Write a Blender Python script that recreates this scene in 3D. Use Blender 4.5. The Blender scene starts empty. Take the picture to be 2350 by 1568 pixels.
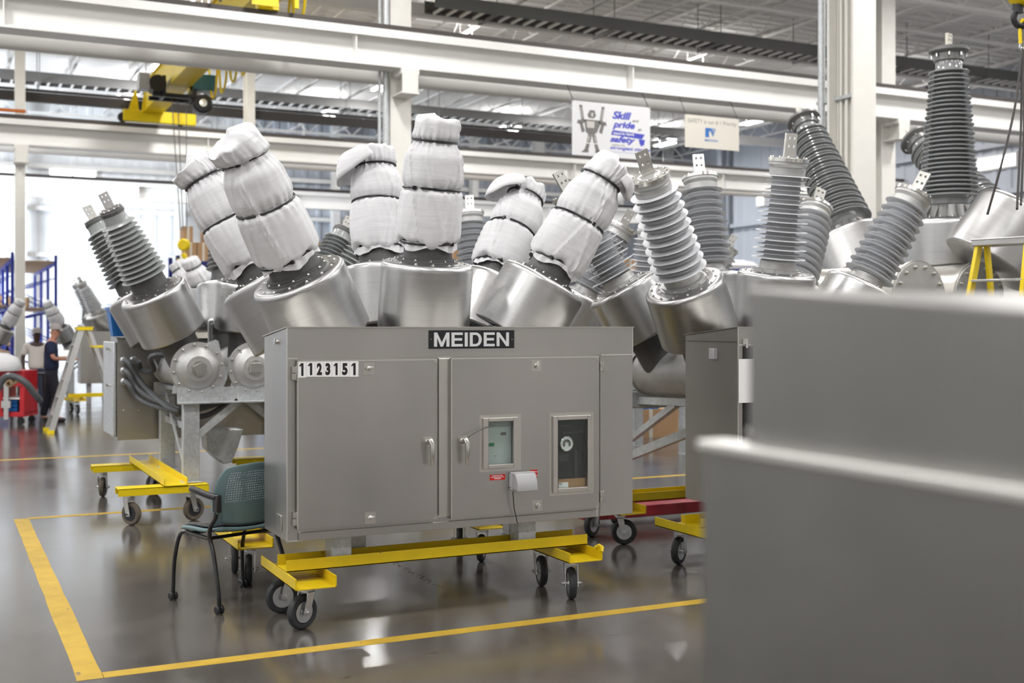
import bpy, bmesh, math, random
from mathutils import Vector, Matrix, noise
S = bpy.context.scene
COL = S.collection
PI = math.pi
# ---------------------------------------------------------------- camera
HC = 1.7; FL = 2700.0; TH = math.radians(26); SN = math.sin(TH); CS = math.cos(TH)
cd = bpy.data.cameras.new('camera'); cam = bpy.data.objects.new('camera', cd); COL.objects.link(cam)
cd.sensor_width = 36; cd.lens = 36 * FL / 2350; cd.shift_y = -34 / 2350; cd.clip_start = .05; cd.clip_end = 200
cam.location = (0, 0, HC); cam.rotation_euler = (PI / 2, 0, -TH)
cd.dof.use_dof = True; cd.dof.focus_distance = 7.3; cd.dof.aperture_fstop = 2.2
S.camera = cam
# ---------------------------------------------------------------- world, exposure
W = bpy.data.worlds.new('world'); S.world = W; W.use_nodes = True
W.node_tree.nodes['Background'].inputs[0].default_value = (.85, .92, 1, 1)
W.node_tree.nodes['Background'].inputs[1].default_value = 1.0
S.view_settings.view_transform = 'Standard'; S.view_settings.look = 'None'
S.view_settings.exposure = -0.14; S.view_settings.gamma = 1; S.view_settings.use_curve_mapping = False
# ---------------------------------------------------------------- lamps
LX = [-8.7, -1.4, 5.9, 12.9, 20.4, 27.7]; LY = [-3.0, 3.9, 10.3, 16.6, 29.3, 36.0, 42.0]
LAMPZ = 9.45
def area(name, loc, rot, sx, sy, power, col=(1, 1, 1), spread=None):
    l = bpy.data.lights.new(name, 'AREA'); l.shape = 'RECTANGLE'; l.size = sx; l.size_y = sy; l.energy = power; l.color = col
    if spread: l.spread = spread
    o = bpy.data.objects.new(name, l); o.location = loc; o.rotation_euler = rot; COL.objects.link(o); return o
for lx in LX:
    for ly in LY:
        area('high_bay_lamp', (lx, ly, LAMPZ - .09), (0, 0, 0), .5, 1.15, 300, (1, .985, .975))
        area('high_bay_uplight', (lx, ly, LAMPZ + .12), (PI, 0, 0), .45, 1.1, 46, (1, .985, .975))  # added upward lamp to brighten the roof deck
dl = area('dock_door_daylight', (-9.6, 36.0, 2.6), (0, 0, 0), 10, 4.6, 2700, (.80, .89, 1), math.radians(95))  # added lamp inside the hall, aimed to brighten the far wall
dl.rotation_euler = Vector((.78, .62, .03)).to_track_quat('-Z', 'Y').to_euler()
# ---------------------------------------------------------------- helpers
def at(px, py, f):
    r = (px - 1175) / FL * f
    return Vector((CS * r + SN * f, -SN * r + CS * f, HC + (750 - py) / FL * f))
def fY(px, Y): return Y / (CS - SN * (px - 1175) / FL)
def onY(px, py, Y): return at(px, py, fY(px, Y))
def fX(px, X): return X / (SN + CS * (px - 1175) / FL)
def onX(px, py, X): return at(px, py, fX(px, X))
def gr(px, py): return at(px, py, HC * FL / (py - 750))
class MB:
    def __init__(s): s.v = []; s.f = []
    def add(s, vs, fs, M=None):
        n = len(s.v)
        s.v += [tuple(M @ Vector(v)) if M is not None else tuple(v) for v in vs]
        s.f += [tuple(i + n for i in f) for f in fs]; return s
    def box(s, x0, x1, y0, y1, z0, z1, M=None):
        return s.add([(x0, y0, z0), (x1, y0, z0), (x1, y1, z0), (x0, y1, z0), (x0, y0, z1), (x1, y0, z1), (x1, y1, z1), (x0, y1, z1)],
                     [(0, 3, 2, 1), (4, 5, 6, 7), (0, 1, 5, 4), (1, 2, 6, 5), (2, 3, 7, 6), (3, 0, 4, 7)], M)
    def bar(s, a, b, w, h, up=(0, 0, 1)):
        a = Vector(a); b = Vector(b); d = (b - a); L = d.length; d.normalize(); u = Vector(up)
        x = d.cross(u)
        if x.length < 1e-4: x = d.cross(Vector((1, 0, 0)))
        x.normalize(); u = x.cross(d)
        M = Matrix((x, d, u)).transposed().to_4x4(); M.translation = a
        return s.box(-w / 2, w / 2, 0, L, -h / 2, h / 2, M)
    def lathe(s, prof, n=32, M=None, a0=0, a1=2 * PI, closed=True):
        k = n if closed else n + 1; vs = []; fs = []
        for (r, z) in prof:
            for i in range(k):
                t = a0 + (a1 - a0) * i / n; vs.append((r * math.cos(t), r * math.sin(t), z))
        for j in range(len(prof) - 1):
            for i in range(n):
                i2 = (i + 1) % k; fs.append((j * k + i, j * k + i2, (j + 1) * k + i2, (j + 1) * k + i))
        if closed:
            if prof[0][0] > 1e-6: fs.append(tuple(reversed(range(k))))
            if prof[-1][0] > 1e-6: fs.append(tuple((len(prof) - 1) * k + i for i in range(k)))
        return s.add(vs, fs, M)
    def cyl(s, a, b, r, r2=None, n=16):
        a = Vector(a); b = Vector(b); d = b - a; M = frame(a, d)
        return s.lathe([(r, 0), (r if r2 is None else r2, d.length)], n, M)
    def tube(s, pts, r, n=8, closed=False):
        pts = [Vector(p) for p in pts]; m = len(pts); rr = r if isinstance(r, (list, tuple)) else [r] * m
        t0 = (pts[1] - pts[0]).normalized(); nx = t0.orthogonal().normalized(); vs = []
        for i, p in enumerate(pts):
            t = ((pts[min(i + 1, m - 1)] - pts[max(i - 1, 0)])).normalized()
            nx = (nx - t * nx.dot(t)).normalized(); ny = t.cross(nx)
            for k in range(n):
                a = 2 * PI * k / n; vs.append(p + (nx * math.cos(a) + ny * math.sin(a)) * rr[i])
        fs = [(i * n + k, i * n + (k + 1) % n, (i + 1) * n + (k + 1) % n, (i + 1) * n + k) for i in range(m - 1) for k in range(n)]
        fs += [tuple(reversed(range(n))), tuple((m - 1) * n + k for k in range(n))]
        return s.add(vs, fs)
    def prism(s, poly, h0, h1, M=None):
        n = len(poly)
        vs = [(x, y, h0) for x, y in poly] + [(x, y, h1) for x, y in poly]
        fs = [tuple(reversed(range(n))), tuple(range(n, 2 * n))] + [(i, (i + 1) % n, n + (i + 1) % n, n + i) for i in range(n)]
        return s.add(vs, fs, M)
    def channel(s, axis, a, b, c, w, z0, z1, t=.008, flip=False, M=None):
        # U channel along axis 'x' or 'y' from a to b centred on c, web at the bottom (top when flipped)
        zw = (z0, z0 + t) if not flip else (z1 - t, z1)
        for (u0, u1, q0, q1) in ((-w / 2, w / 2, zw[0], zw[1]), (-w / 2, -w / 2 + t, z0, z1), (w / 2 - t, w / 2, z0, z1)):
            if axis == 'x': s.box(a, b, c + u0, c + u1, q0, q1, M)
            else: s.box(c + u0, c + u1, a, b, q0, q1, M)
        return s
    def mesh(s, name, ang=35):
        me = bpy.data.meshes.new(name); me.from_pydata(s.v, [], s.f)
        bm = bmesh.new(); bm.from_mesh(me); bmesh.ops.recalc_face_normals(bm, faces=bm.faces); bm.to_mesh(me); bm.free()
        if ang is not None:
            me.shade_smooth(); me.set_sharp_from_angle(angle=math.radians(ang))
        return me
def frame(p, d, up=None):
    q = Vector(d).to_track_quat('Z', 'Y'); M = q.to_matrix().to_4x4(); M.translation = Vector(p); return M
def link(name, me, mat=None, parent=None, M=None, bev=0, kind=None, label=None, seg=2):
    o = bpy.data.objects.new(name, me)
    if mat is not None and not me.materials: me.materials.append(mat)
    COL.objects.link(o)
    if parent is not None: o.parent = parent
    if M is not None: o.matrix_basis = M
    if bev:
        b = o.modifiers.new('bevel', 'BEVEL'); b.width = bev; b.segments = seg; b.limit_method = 'ANGLE'; b.angle_limit = math.radians(40)
    if kind: o['kind'] = kind
    if label: o['label'] = label
    return o
def part(name, mb, mat, parent=None, M=None, bev=0, kind=None, label=None, ang=35):
    return link(name, mb.mesh(name, ang), mat, parent, M, bev, kind, label)
def tag(o, label, cat, group=None, kind=None):
    o['label'] = label; o['category'] = cat
    if group: o['group'] = group
    if kind: o['kind'] = kind
    return o
def thing(name, label, cat, loc=(0, 0, 0), rz=0, group=None, sc=1):
    o = bpy.data.objects.new(name, None); COL.objects.link(o); o.location = loc; o.rotation_euler = (0, 0, rz); o.scale = (sc,) * 3
    o.empty_display_size = .1
    return tag(o, label, cat, group)
CACHE = {}
def cached(key, fn):
    if key not in CACHE: CACHE[key] = fn()
    return CACHE[key]
def smooth_path(pts, k=6):
    pts = [Vector(p) for p in pts]; out = []
    P = [pts[0] * 2 - pts[1]] + pts + [pts[-1] * 2 - pts[-2]]
    for i in range(1, len(P) - 2):
        for j in range(k):
            t = j / k; a, b, c, d = P[i - 1:i + 3]
            out.append(.5 * ((2 * b) + (c - a) * t + (2 * a - 5 * b + 4 * c - d) * t * t + (3 * b - a - 3 * c + d) * t ** 3))
    return out + [pts[-1]]
def T(x, y, z): return Matrix.Translation((x, y, z))
def RZ(a): return Matrix.Rotation(a, 4, 'Z')
def RX(a): return Matrix.Rotation(a, 4, 'X')
def RY(a): return Matrix.Rotation(a, 4, 'Y')
# ---------------------------------------------------------------- materials
def mat(name, col, rough=.5, metal=0, var=0, vscale=4, stretch=(1, 1, 1), bump=0, bscale=40, bstretch=(1, 1, 1), rvar=0, coat=0, emit=0, alpha=1,
        chips=None, spec=.5, detail=4, trans=0, ior=1.45, sss=0, vor=0, spots=None):
    m = bpy.data.materials.new(name); m.use_nodes = True; nt = m.node_tree; N = nt.nodes; L = nt.links; b = N['Principled BSDF']
    b.inputs['Base Color'].default_value = (*col, 1); b.inputs['Roughness'].default_value = rough; b.inputs['Metallic'].default_value = metal
    b.inputs['Specular IOR Level'].default_value = spec; b.inputs['IOR'].default_value = ior
    if coat: b.inputs['Coat Weight'].default_value = coat; b.inputs['Coat Roughness'].default_value = .1
    if trans: b.inputs['Transmission Weight'].default_value = trans
    if sss: b.inputs['Subsurface Weight'].default_value = sss; b.inputs['Subsurface Radius'].default_value = (.02, .02, .02)
    if emit: b.inputs['Emission Color'].default_value = (*col, 1); b.inputs['Emission Strength'].default_value = emit
    tc = N.new('ShaderNodeTexCoord')
    def mapped(sc):
        mp = N.new('ShaderNodeMapping'); mp.inputs['Scale'].default_value = sc; L.new(tc.outputs['Object'], mp.inputs[0]); return mp
    if var or rvar:
        mp = mapped(stretch); n = N.new('ShaderNodeTexNoise'); n.inputs['Scale'].default_value = vscale; n.inputs['Detail'].default_value = detail
        L.new(mp.outputs[0], n.inputs['Vector']); fac = n.outputs[0]
        if vor:
            vo = N.new('ShaderNodeTexVoronoi'); vo.inputs['Scale'].default_value = vor; L.new(tc.outputs['Object'], vo.inputs['Vector'])
            mx0 = N.new('ShaderNodeMix'); mx0.inputs[0].default_value = .5; L.new(fac, mx0.inputs[2]); L.new(vo.outputs['Color'], mx0.inputs[3]); fac = mx0.outputs[0]
        if var:
            mr = N.new('ShaderNodeMapRange'); mr.inputs[1].default_value = .25; mr.inputs[2].default_value = .75
            mr.inputs[3].default_value = 1 - var; mr.inputs[4].default_value = 1 + var; L.new(fac, mr.inputs[0])
            mu = N.new('ShaderNodeMix'); mu.data_type = 'RGBA'; mu.blend_type = 'MULTIPLY'; mu.inputs[0].default_value = 1
            mu.inputs[6].default_value = (*col, 1); L.new(mr.outputs[0], mu.inputs[7]); cout = mu.outputs[2]
            if chips or spots:
                n2 = N.new('ShaderNodeTexNoise'); n2.inputs['Scale'].default_value = (spots or chips)[1]; n2.inputs['Detail'].default_value = 6
                L.new(tc.outputs['Object'], n2.inputs['Vector'])
                cr = N.new('ShaderNodeMapRange'); cr.inputs[1].default_value = (spots or chips)[2]; cr.inputs[2].default_value = (spots or chips)[2] + .03
                L.new(n2.outputs[0], cr.inputs[0])
                m2 = N.new('ShaderNodeMix'); m2.data_type = 'RGBA'; m2.inputs[7].default_value = (*(spots or chips)[0], 1)
                L.new(cr.outputs[0], m2.inputs[0]); L.new(cout, m2.inputs[6]); cout = m2.outputs[2]
            L.new(cout, b.inputs['Base Color'])
        if rvar:
            r2 = N.new('ShaderNodeMapRange'); r2.inputs[1].default_value = .25; r2.inputs[2].default_value = .75
            r2.inputs[3].default_value = max(.02, rough - rvar); r2.inputs[4].default_value = rough + rvar
            L.new(n.outputs[0], r2.inputs[0]); L.new(r2.outputs[0], b.inputs['Roughness'])
    if bump:
        mp = mapped(bstretch); n3 = N.new('ShaderNodeTexNoise'); n3.inputs['Scale'].default_value = bscale; n3.inputs['Detail'].default_value = 3
        L.new(mp.outputs[0], n3.inputs['Vector']); bp = N.new('ShaderNodeBump'); bp.inputs['Strength'].default_value = bump; bp.inputs['Distance'].default_value = .01
        L.new(n3.outputs[0], bp.inputs['Height']); L.new(bp.outputs[0], b.inputs['Normal'])
    return m
M_ = {}
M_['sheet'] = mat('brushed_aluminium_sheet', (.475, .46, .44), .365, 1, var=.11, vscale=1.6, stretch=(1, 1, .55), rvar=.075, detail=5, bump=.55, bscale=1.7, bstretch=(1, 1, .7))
M_['sheetd'] = mat('dull_aluminium_sheet', (.235, .23, .22), .38, 1, var=.12, vscale=2, rvar=.06, bump=.5, bscale=2)  # darker copy of the cabinet sheet, shade put into its colour
M_['sheet2'] = mat('aluminium_trim', (.60, .58, .54), .33, 1, var=.04)
M_['can'] = mat('spun_aluminium', (.50, .50, .495), .325, 1, var=.05, vscale=5, stretch=(.4, .4, 22), detail=2, rvar=.035)
_n = M_['can'].node_tree; _t = _n.nodes.new('ShaderNodeTangent'); _t.direction_type = 'RADIAL'; _t.axis = 'Z'
_n.nodes['Principled BSDF'].inputs['Anisotropic'].default_value = .4; _n.links.new(_t.outputs[0], _n.nodes['Principled BSDF'].inputs['Tangent'])
M_['cast'] = mat('cast_aluminium', (.52, .52, .51), .5, .75, var=.1, vscale=9, bump=.08, bscale=90)
M_['weld'] = mat('weld_bead', (.75, .74, .71), .35, 1)
M_['galv'] = mat('galvanised_steel', (.52, .54, .55), .5, .6, var=.14, vscale=6, vor=45, rvar=.08)
M_['bolt'] = mat('bolt_steel', (.72, .71, .68), .25, 1)
M_['yellow'] = mat('yellow_paint', (.64, .46, .006), .42, 0, var=.07, vscale=6, chips=((.16, .12, .05), 22, .70), bump=.03)
M_['yellow2'] = mat('bright_yellow_paint', (.78, .58, .005), .4, 0, var=.05, vscale=3)
M_['rubber'] = mat('black_rubber', (.028, .03, .033), .6, 0, var=.2, vscale=20, bump=.05)
M_['tan'] = mat('tan_tyre', (.12, .1, .075), .6, 0, var=.2, vscale=20)
M_['rim'] = mat('zinc_rim', (.6, .61, .62), .3, .9)
M_['black'] = mat('black_plastic', (.015, .015, .017), .4)
M_['blackmetal'] = mat('black_steel_tube', (.012, .012, .014), .3, 0, coat=.3)
M_['collar'] = mat('dark_cast_collar', (.1, .1, .1), .5, .3, var=.12, vscale=12)
M_['shedg'] = mat('grey_porcelain', (.30, .315, .315), .3, 0, coat=.4, var=.05)
M_['sheds'] = mat('silicone_sheds', (.60, .61, .63), .42, 0, var=.04)
M_['hvp'] = mat('glazed_porcelain', (.235, .245, .245), .2, 0, coat=.7, var=.04)
M_['hvm'] = mat('grey_cast_flange', (.17, .17, .165), .4, .5, var=.1)
M_['cover'] = mat('white_fabric_cover', (.66, .66, .675), .6, 0, var=.07, vscale=5, stretch=(1, 1, 7), bump=.16, bscale=12, bstretch=(.5, .5, 9), sss=.1)
M_['tie'] = mat('black_cable_tie', (.01, .01, .012), .4)
M_['paint'] = mat('white_painted_steel', (.80, .79, .765), .42, 0, var=.03, vscale=2)
M_['cream'] = mat('cream_painted_steel', (.76, .74, .69), .45, 0, var=.03)
M_['deck'] = mat('painted_roof_deck', (.90, .89, .87), .6, 0, var=.05, vscale=1)
M_['wall'] = mat('white_metal_siding', (.78, .79, .80), .55, 0, var=.03, vscale=.6)
M_['wallg'] = mat('grey_metal_siding', (.42, .45, .50), .55, 0, var=.04, vscale=.6)
M_['wallf'] = mat('mid_grey_siding', (.30, .29, .28), .6)
M_['rail'] = mat('dark_crane_rail', (.07, .06, .055), .6)
M_['tray'] = mat('dull_grey_tray', (.20, .20, .195), .6, .2)
M_['traydark'] = mat('dark_cables', (.035, .03, .028), .7)
M_['lamp'] = mat('lamp_diffuser', (1, .98, .95), .5, 0, emit=14)
M_['sky'] = mat('daylight_glass', (.92, .96, 1), .2, 0, emit=9)
M_['tape'] = mat('yellow_floor_tape', (.46, .30, .035), .5, 0, spec=.3, var=.14, vscale=7, spots=((.2, .16, .09), 14, .685), bump=.05)
M_['red'] = mat('red_paint', (.50, .02, .03), .35, 0, var=.08)
M_['redlabel'] = mat('red_label', (.55, .01, .01), .4)
M_['blue'] = mat('blue_plastic', (.01, .13, .42), .4)
M_['rackblue'] = mat('blue_rack_steel', (.012, .022, .17), .45)
M_['wood'] = mat('shelf_wood', (.36, .25, .15), .7, 0, var=.15, vscale=5)
M_['card'] = mat('cardboard', (.42, .26, .14), .8, 0, var=.08, vscale=3)
M_['cardl'] = mat('cardboard_inside_cabinet', (.40, .23, .11), .8)
M_['white'] = mat('white_plastic', (.82, .82, .81), .45)
M_['paper'] = mat('paper', (.85, .85, .84), .6)
M_['label_black'] = mat('black_label', (.012, .013, .015), .35)
M_['letter'] = mat('silver_letter', (.72, .73, .74), .4, .2)
M_['ink'] = mat('black_ink', (.012, .012, .012), .5)
M_['inkblue'] = mat('blue_ink', (.05, .06, .42), .5)
M_['logoblue'] = mat('logo_blue', (.03, .14, .42), .5)
M_['inkgrey'] = mat('grey_ink', (.16, .15, .14), .5)
M_['lightgrey'] = mat('light_grey_ink', (.5, .48, .45), .5)
M_['banner'] = mat('banner_vinyl', (.66, .66, .665), .5)
M_['sign'] = mat('cream_sign', (.62, .59, .52), .5)
M_['teal'] = mat('teal_plastic', (.14, .215, .225), .4, 0, var=.03)
M_['vinyl'] = mat('dark_vinyl_pad', (.06, .055, .06), .25, 0, coat=.3)
M_['panelw'] = mat('pale_panel', (.52, .56, .54), .35)
M_['green'] = mat('green_flag', (.02, .22, .08), .5)
M_['dark'] = mat('dark_interior', (.02, .02, .02), .5)
M_['dim'] = mat('dim_equipment', (.05, .05, .048), .4)
M_['greyp'] = mat('grey_plastic', (.40, .40, .41), .35)
M_['hose'] = mat('grey_conduit', (.075, .08, .085), .4, 0, coat=.1)
M_['navy'] = mat('navy_cloth', (.012, .018, .05), .9)
M_['navy2'] = mat('dark_trousers', (.010, .011, .018), .9)
M_['shirt'] = mat('off_white_cloth', (.62, .58, .54), .9)
M_['denim'] = mat('dark_denim', (.03, .04, .07), .9)
M_['skin1'] = mat('skin_tan', (.42, .2, .13), .55, sss=.1)
M_['skin2'] = mat('skin_brown', (.055, .03, .022), .5, sss=.1)
M_['capg'] = mat('grey_cap_cloth', (.3, .28, .27), .9)
M_['silver'] = mat('aluminium_ladder', (.6, .6, .59), .35, .85)
M_['oxblood'] = mat('dark_red_paint', (.24, .015, .025), .35, 0, var=.08)
def glass(name, tint, rough=0):
    m = bpy.data.materials.new(name); m.use_nodes = True; nt = m.node_tree; nt.nodes.clear()
    o = nt.nodes.new('ShaderNodeOutputMaterial'); mx = nt.nodes.new('ShaderNodeMixShader'); t = nt.nodes.new('ShaderNodeBsdfTransparent')
    g = nt.nodes.new('ShaderNodeBsdfGlossy'); fr = nt.nodes.new('ShaderNodeValue'); fr.outputs[0].default_value = .035
    t.inputs[0].default_value = (*tint, 1); g.inputs['Roughness'].default_value = rough
    nt.links.new(fr.outputs[0], mx.inputs[0]); nt.links.new(t.outputs[0], mx.inputs[1]); nt.links.new(g.outputs[0], mx.inputs[2]); nt.links.new(mx.outputs[0], o.inputs[0]); return m
M_['glass'] = glass('clear_glazing', (.9, .93, .92))
# polished concrete
fm = mat('polished_concrete', (.115, .107, .10), .14, 0, spec=.8, ior=1.58); M_['floor'] = fm
nt = fm.node_tree; N = nt.nodes; L = nt.links; b = N['Principled BSDF']; tc = N.new('ShaderNodeTexCoord')
n1 = N.new('ShaderNodeTexNoise'); n1.inputs['Scale'].default_value = .8; n1.inputs['Detail'].default_value = 8; n1.inputs['Roughness'].default_value = .62
L.new(tc.outputs['Object'], n1.inputs['Vector'])
cr = N.new('ShaderNodeValToRGB'); cr.color_ramp.elements[0].position = .32; cr.color_ramp.elements[0].color = (.058, .051, .045, 1)
cr.color_ramp.elements[1].position = .7; cr.color_ramp.elements[1].color = (.115, .104, .092, 1); L.new(n1.outputs[0], cr.inputs[0])
n2 = N.new('ShaderNodeTexNoise'); n2.inputs['Scale'].default_value = 30; n2.inputs['Detail'].default_value = 5; L.new(tc.outputs['Object'], n2.inputs['Vector'])
mr = N.new('ShaderNodeMapRange'); mr.inputs[1].default_value = .3; mr.inputs[2].default_value = .7; mr.inputs[3].default_value = .95; mr.inputs[4].default_value = 1.05; L.new(n2.outputs[0], mr.inputs[0])
mu = N.new('ShaderNodeMix'); mu.data_type = 'RGBA'; mu.blend_type = 'MULTIPLY'; mu.inputs[0].default_value = 1; L.new(cr.outputs[0], mu.inputs[6]); L.new(mr.outputs[0], mu.inputs[7])
# small scuffs
n4 = N.new('ShaderNodeTexNoise'); n4.inputs['Scale'].default_value = 5.5; n4.inputs['Detail'].default_value = 2; mp4 = N.new('ShaderNodeMapping'); mp4.inputs['Scale'].default_value = (1, 3.5, 1)
L.new(tc.outputs['Object'], mp4.inputs[0]); L.new(mp4.outputs[0], n4.inputs['Vector'])
m4 = N.new('ShaderNodeMapRange'); m4.inputs[1].default_value = .715; m4.inputs[2].default_value = .73; L.new(n4.outputs[0], m4.inputs[0])
mx4 = N.new('ShaderNodeMix'); mx4.data_type = 'RGBA'; mx4.inputs[7].default_value = (.03, .027, .025, 1); L.new(m4.outputs[0], mx4.inputs[0]); L.new(mu.outputs[2], mx4.inputs[6])
L.new(mx4.outputs[2], b.inputs['Base Color'])
r5 = N.new('ShaderNodeMapRange'); r5.inputs[1].default_value = .3; r5.inputs[2].default_value = .7; r5.inputs[3].default_value = .12; r5.inputs[4].default_value = .20
L.new(n1.outputs[0], r5.inputs[0]); L.new(r5.outputs[0], b.inputs['Roughness'])
bp = N.new('ShaderNodeBump'); bp.inputs['Strength'].default_value = .012; bp.inputs['Distance'].default_value = .02; n6 = N.new('ShaderNodeTexNoise'); n6.inputs['Scale'].default_value = 2.2
L.new(tc.outputs['Object'], n6.inputs['Vector']); L.new(n6.outputs[0], bp.inputs['Height']); L.new(bp.outputs[0], b.inputs['Normal'])
# lettering
def text(name, s, m, parent, origin, w, h, bold=0.0, shear=0.0, ex=.0006, X=(1, 0, 0), Z=(0, 0, 1), label=None, sp=1.0):
    """lettering fitted into a w by h box whose lower left corner is origin, running along X with Z up"""
    cu = bpy.data.curves.new(name, 'FONT'); cu.body = s; cu.size = 1; cu.offset = bold; cu.shear = shear; cu.space_character = sp; cu.resolution_u = 4
    cu.space_line = .95; cu.align_x = 'LEFT'
    o = bpy.data.objects.new(name, cu); COL.objects.link(o)
    me = bpy.data.meshes.new_from_object(o.evaluated_get(bpy.context.evaluated_depsgraph_get())); bpy.data.objects.remove(o)
    xs = [v.co.x for v in me.vertices]; ys = [v.co.y for v in me.vertices]
    x0, x1, y0, y1 = min(xs), max(xs), min(ys), max(ys); X = Vector(X); Z = Vector(Z); Nn = X.cross(Z); O = Vector(origin)
    n = len(me.vertices)
    for v in me.vertices:
        v.co = O + X * ((v.co.x - x0) / (x1 - x0) * w) + Z * ((v.co.y - y0) / (y1 - y0) * h) + Nn * ex
    me.materials.clear()
    return link(name, me, m, parent, label=label)
# ================================================================ SETTING
X0, X1, Y0, Y1, ZC = -11.0, 32.0, -8.0, 48.0, 10.4
def struct(name, mb, m, parent=None, ang=35, label=None, bev=0):
    o = part(name, mb, m, parent, ang=ang, bev=bev)
    if parent is None: o['kind'] = 'structure'
    if label: o['label'] = label
    return o
struct('floor', MB().box(X0, X1, Y0, Y1, -.2, 0), M_['floor'], label='polished grey brown concrete floor')
def ribs(a0, a1, z0, z1, pitch, depth, fn):
    """ribbed sheet: profile along a, extruded z0..z1, fn maps (a, d, z) to a point"""
    mb = MB(); pr = []; a = a0
    while a < a1:
        pr += [(a, 0), (a + pitch * .55, 0), (a + pitch * .65, depth), (a + pitch * .9, depth)]; a += pitch
    pr.append((a1, 0)); vs = []
    for (a, d) in pr: vs += [fn(a, d, z0), fn(a, d, z1)]
    return mb.add(vs, [(2 * i, 2 * i + 2, 2 * i + 3, 2 * i + 1) for i in range(len(pr) - 1)])
struct('ceiling', ribs(Y0, Y1, X0, X1, .42, .07, lambda a, d, z: (z, a, ZC - d)), M_['deck'], ang=None, label='pale ribbed steel roof deck')
struct('wall_back', ribs(X0, -1.2, 0, ZC, .6, -.02, lambda a, d, z: (a, Y1 - .02 + d, z)), M_['tray'], ang=None, label='dull grey siding of the far wall')  # out of view; grey stands in for shade mirrored in the cabinet side
wb = ribs(-1.2, 10.9, 0, ZC, .6, -.02, lambda a, d, z: (a, Y1 - .02 + d, z)); struct('wall_back', wb, M_['wall'], ang=None, label='white ribbed metal siding of the far wall')
struct('wall_back', ribs(10.9, X1, 0, ZC, .6, -.05, lambda a, d, z: (a, Y1 - .02 + d, z)), M_['wallg'], ang=None, label='grey ribbed metal siding of the far wall')
struct('wall_right', ribs(Y0, Y1, 0, ZC, .6, -.05, lambda a, d, z: (X1 - .02 + d, a, z)), M_['wallg'], ang=None)
wl = MB().box(X0 - .15, X0, Y0, 29, 0, ZC).box(X0 - .15, X0, 45, Y1, 0, ZC).box(X0 - .15, X0, 29, 45, 5, ZC)  # opening in this unseen wall, put in to admit daylight
struct('wall_left', wl, M_['wall'], ang=None)
struct('wall_front', MB().box(X0, X1, Y0 - .15, Y0, 0, ZC), M_['wallf'], ang=None)
for _k, _x in enumerate((-6.5, 1.0, 8.5, 16)): struct('door_%d' % (_k + 1), MB().box(_x, _x + 3.6, Y0, Y0 + .05, 0, 4.2), M_['deck'], ang=None)  # unseen pale panels, added to vary what the cabinet front reflects
# windows
def window(n, axis, c, a0, a1, z0, z1, k):
    fr = MB(); gl = []
    def bx(mb, p0, p1, q0, q1, d0, d1):
        if axis == 'y': mb.box(p0, p1, c + d0, c + d1, q0, q1)
        else: mb.box(c + d0, c + d1, p0, p1, q0, q1)
        return mb
    t = .07
    bx(fr, a0, a1, z0, z0 + t, -.14, -.02); bx(fr, a0, a1, z1 - t, z1, -.14, -.02); st = (a1 - a0 - t) / k
    for i in range(k + 1): bx(fr, a0 + i * st, a0 + i * st + t, z0 + t, z1 - t, -.14, -.02)
    w = struct('window_%d' % n, fr, M_['paint'])
    for i in range(k):
        g = part('pane', bx(MB(), a0 + i * st + t, a0 + (i + 1) * st, z0 + t, z1 - t, -.09, -.07), M_['sky'], w)
def wx(px): return onY(px, 600, Y1)[0]
def wz(px, py): return onY(px, py, Y1)[2]
window(1, 'y', Y1, wx(-60), wx(41), wz(41, 402), wz(41, 380), 2)
window(2, 'y', Y1, wx(110), wx(222), wz(160, 412), wz(160, 386), 2)
window(3, 'y', Y1, wx(1238), wx(1285), wz(1260, 482), wz(1260, 462), 1)
window(4, 'x', X1, onX(2340, 370, X1)[1], onX(2246, 370, X1)[1], onX(2290, 390, X1)[2], onX(2290, 356, X1)[2], 2)
window(5, 'x', X1, onX(1760, 460, X1)[1], onX(1741, 460, X1)[1], onX(1750, 474, X1)[2], onX(1750, 448, X1)[2], 1)
window(6, 'y', Y1, wx(1378), wx(1412), wz(1395, 482), wz(1395, 455), 1)
# wall girts and wall columns
for i, z in enumerate((2.6, 4.35, 6.1, 7.7)):
    struct('trim_%d' % (i + 1), MB().box(X0, X1 - .1, Y1 - .28, Y1 - .1, z, z + .16), M_['paint'])
    struct('trim_%d' % (i + 11), MB().box(X1 - .28, X1 - .1, Y0, Y1 - .3, z, z + .16), M_['wallg'])
def icol(name, x, y, w, d, z0, z1, m, t=.03, axis='y'):
    """wide flange column; flanges face along axis"""
    mb = MB()
    if axis == 'y': mb.box(x - w / 2, x + w / 2, y - d / 2, y - d / 2 + t, z0, z1).box(x - w / 2, x + w / 2, y + d / 2 - t, y + d / 2, z0, z1).box(x - t / 2, x + t / 2, y - d / 2 + t, y + d / 2 - t, z0, z1)
    else: mb.box(x - w / 2, x - w / 2 + t, y - d / 2, y + d / 2, z0, z1).box(x + w / 2 - t, x + w / 2, y - d / 2, y + d / 2, z0, z1).box(x - w / 2 + t, x + w / 2 - t, y - t / 2, y + t / 2, z0, z1)
    return struct(name, mb, m, ang=None)
for px in (48, 408, 760, 1075, 1405, 1520):
    x = wx(px); icol('column', x, Y1 - .6, .3, .35, 0, ZC, M_['paint'])
for yy in (25, 31, 37, 43): icol('column', X1 - .6, yy, .35, .3, 0, ZC, M_['wallg'], axis='x')
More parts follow.
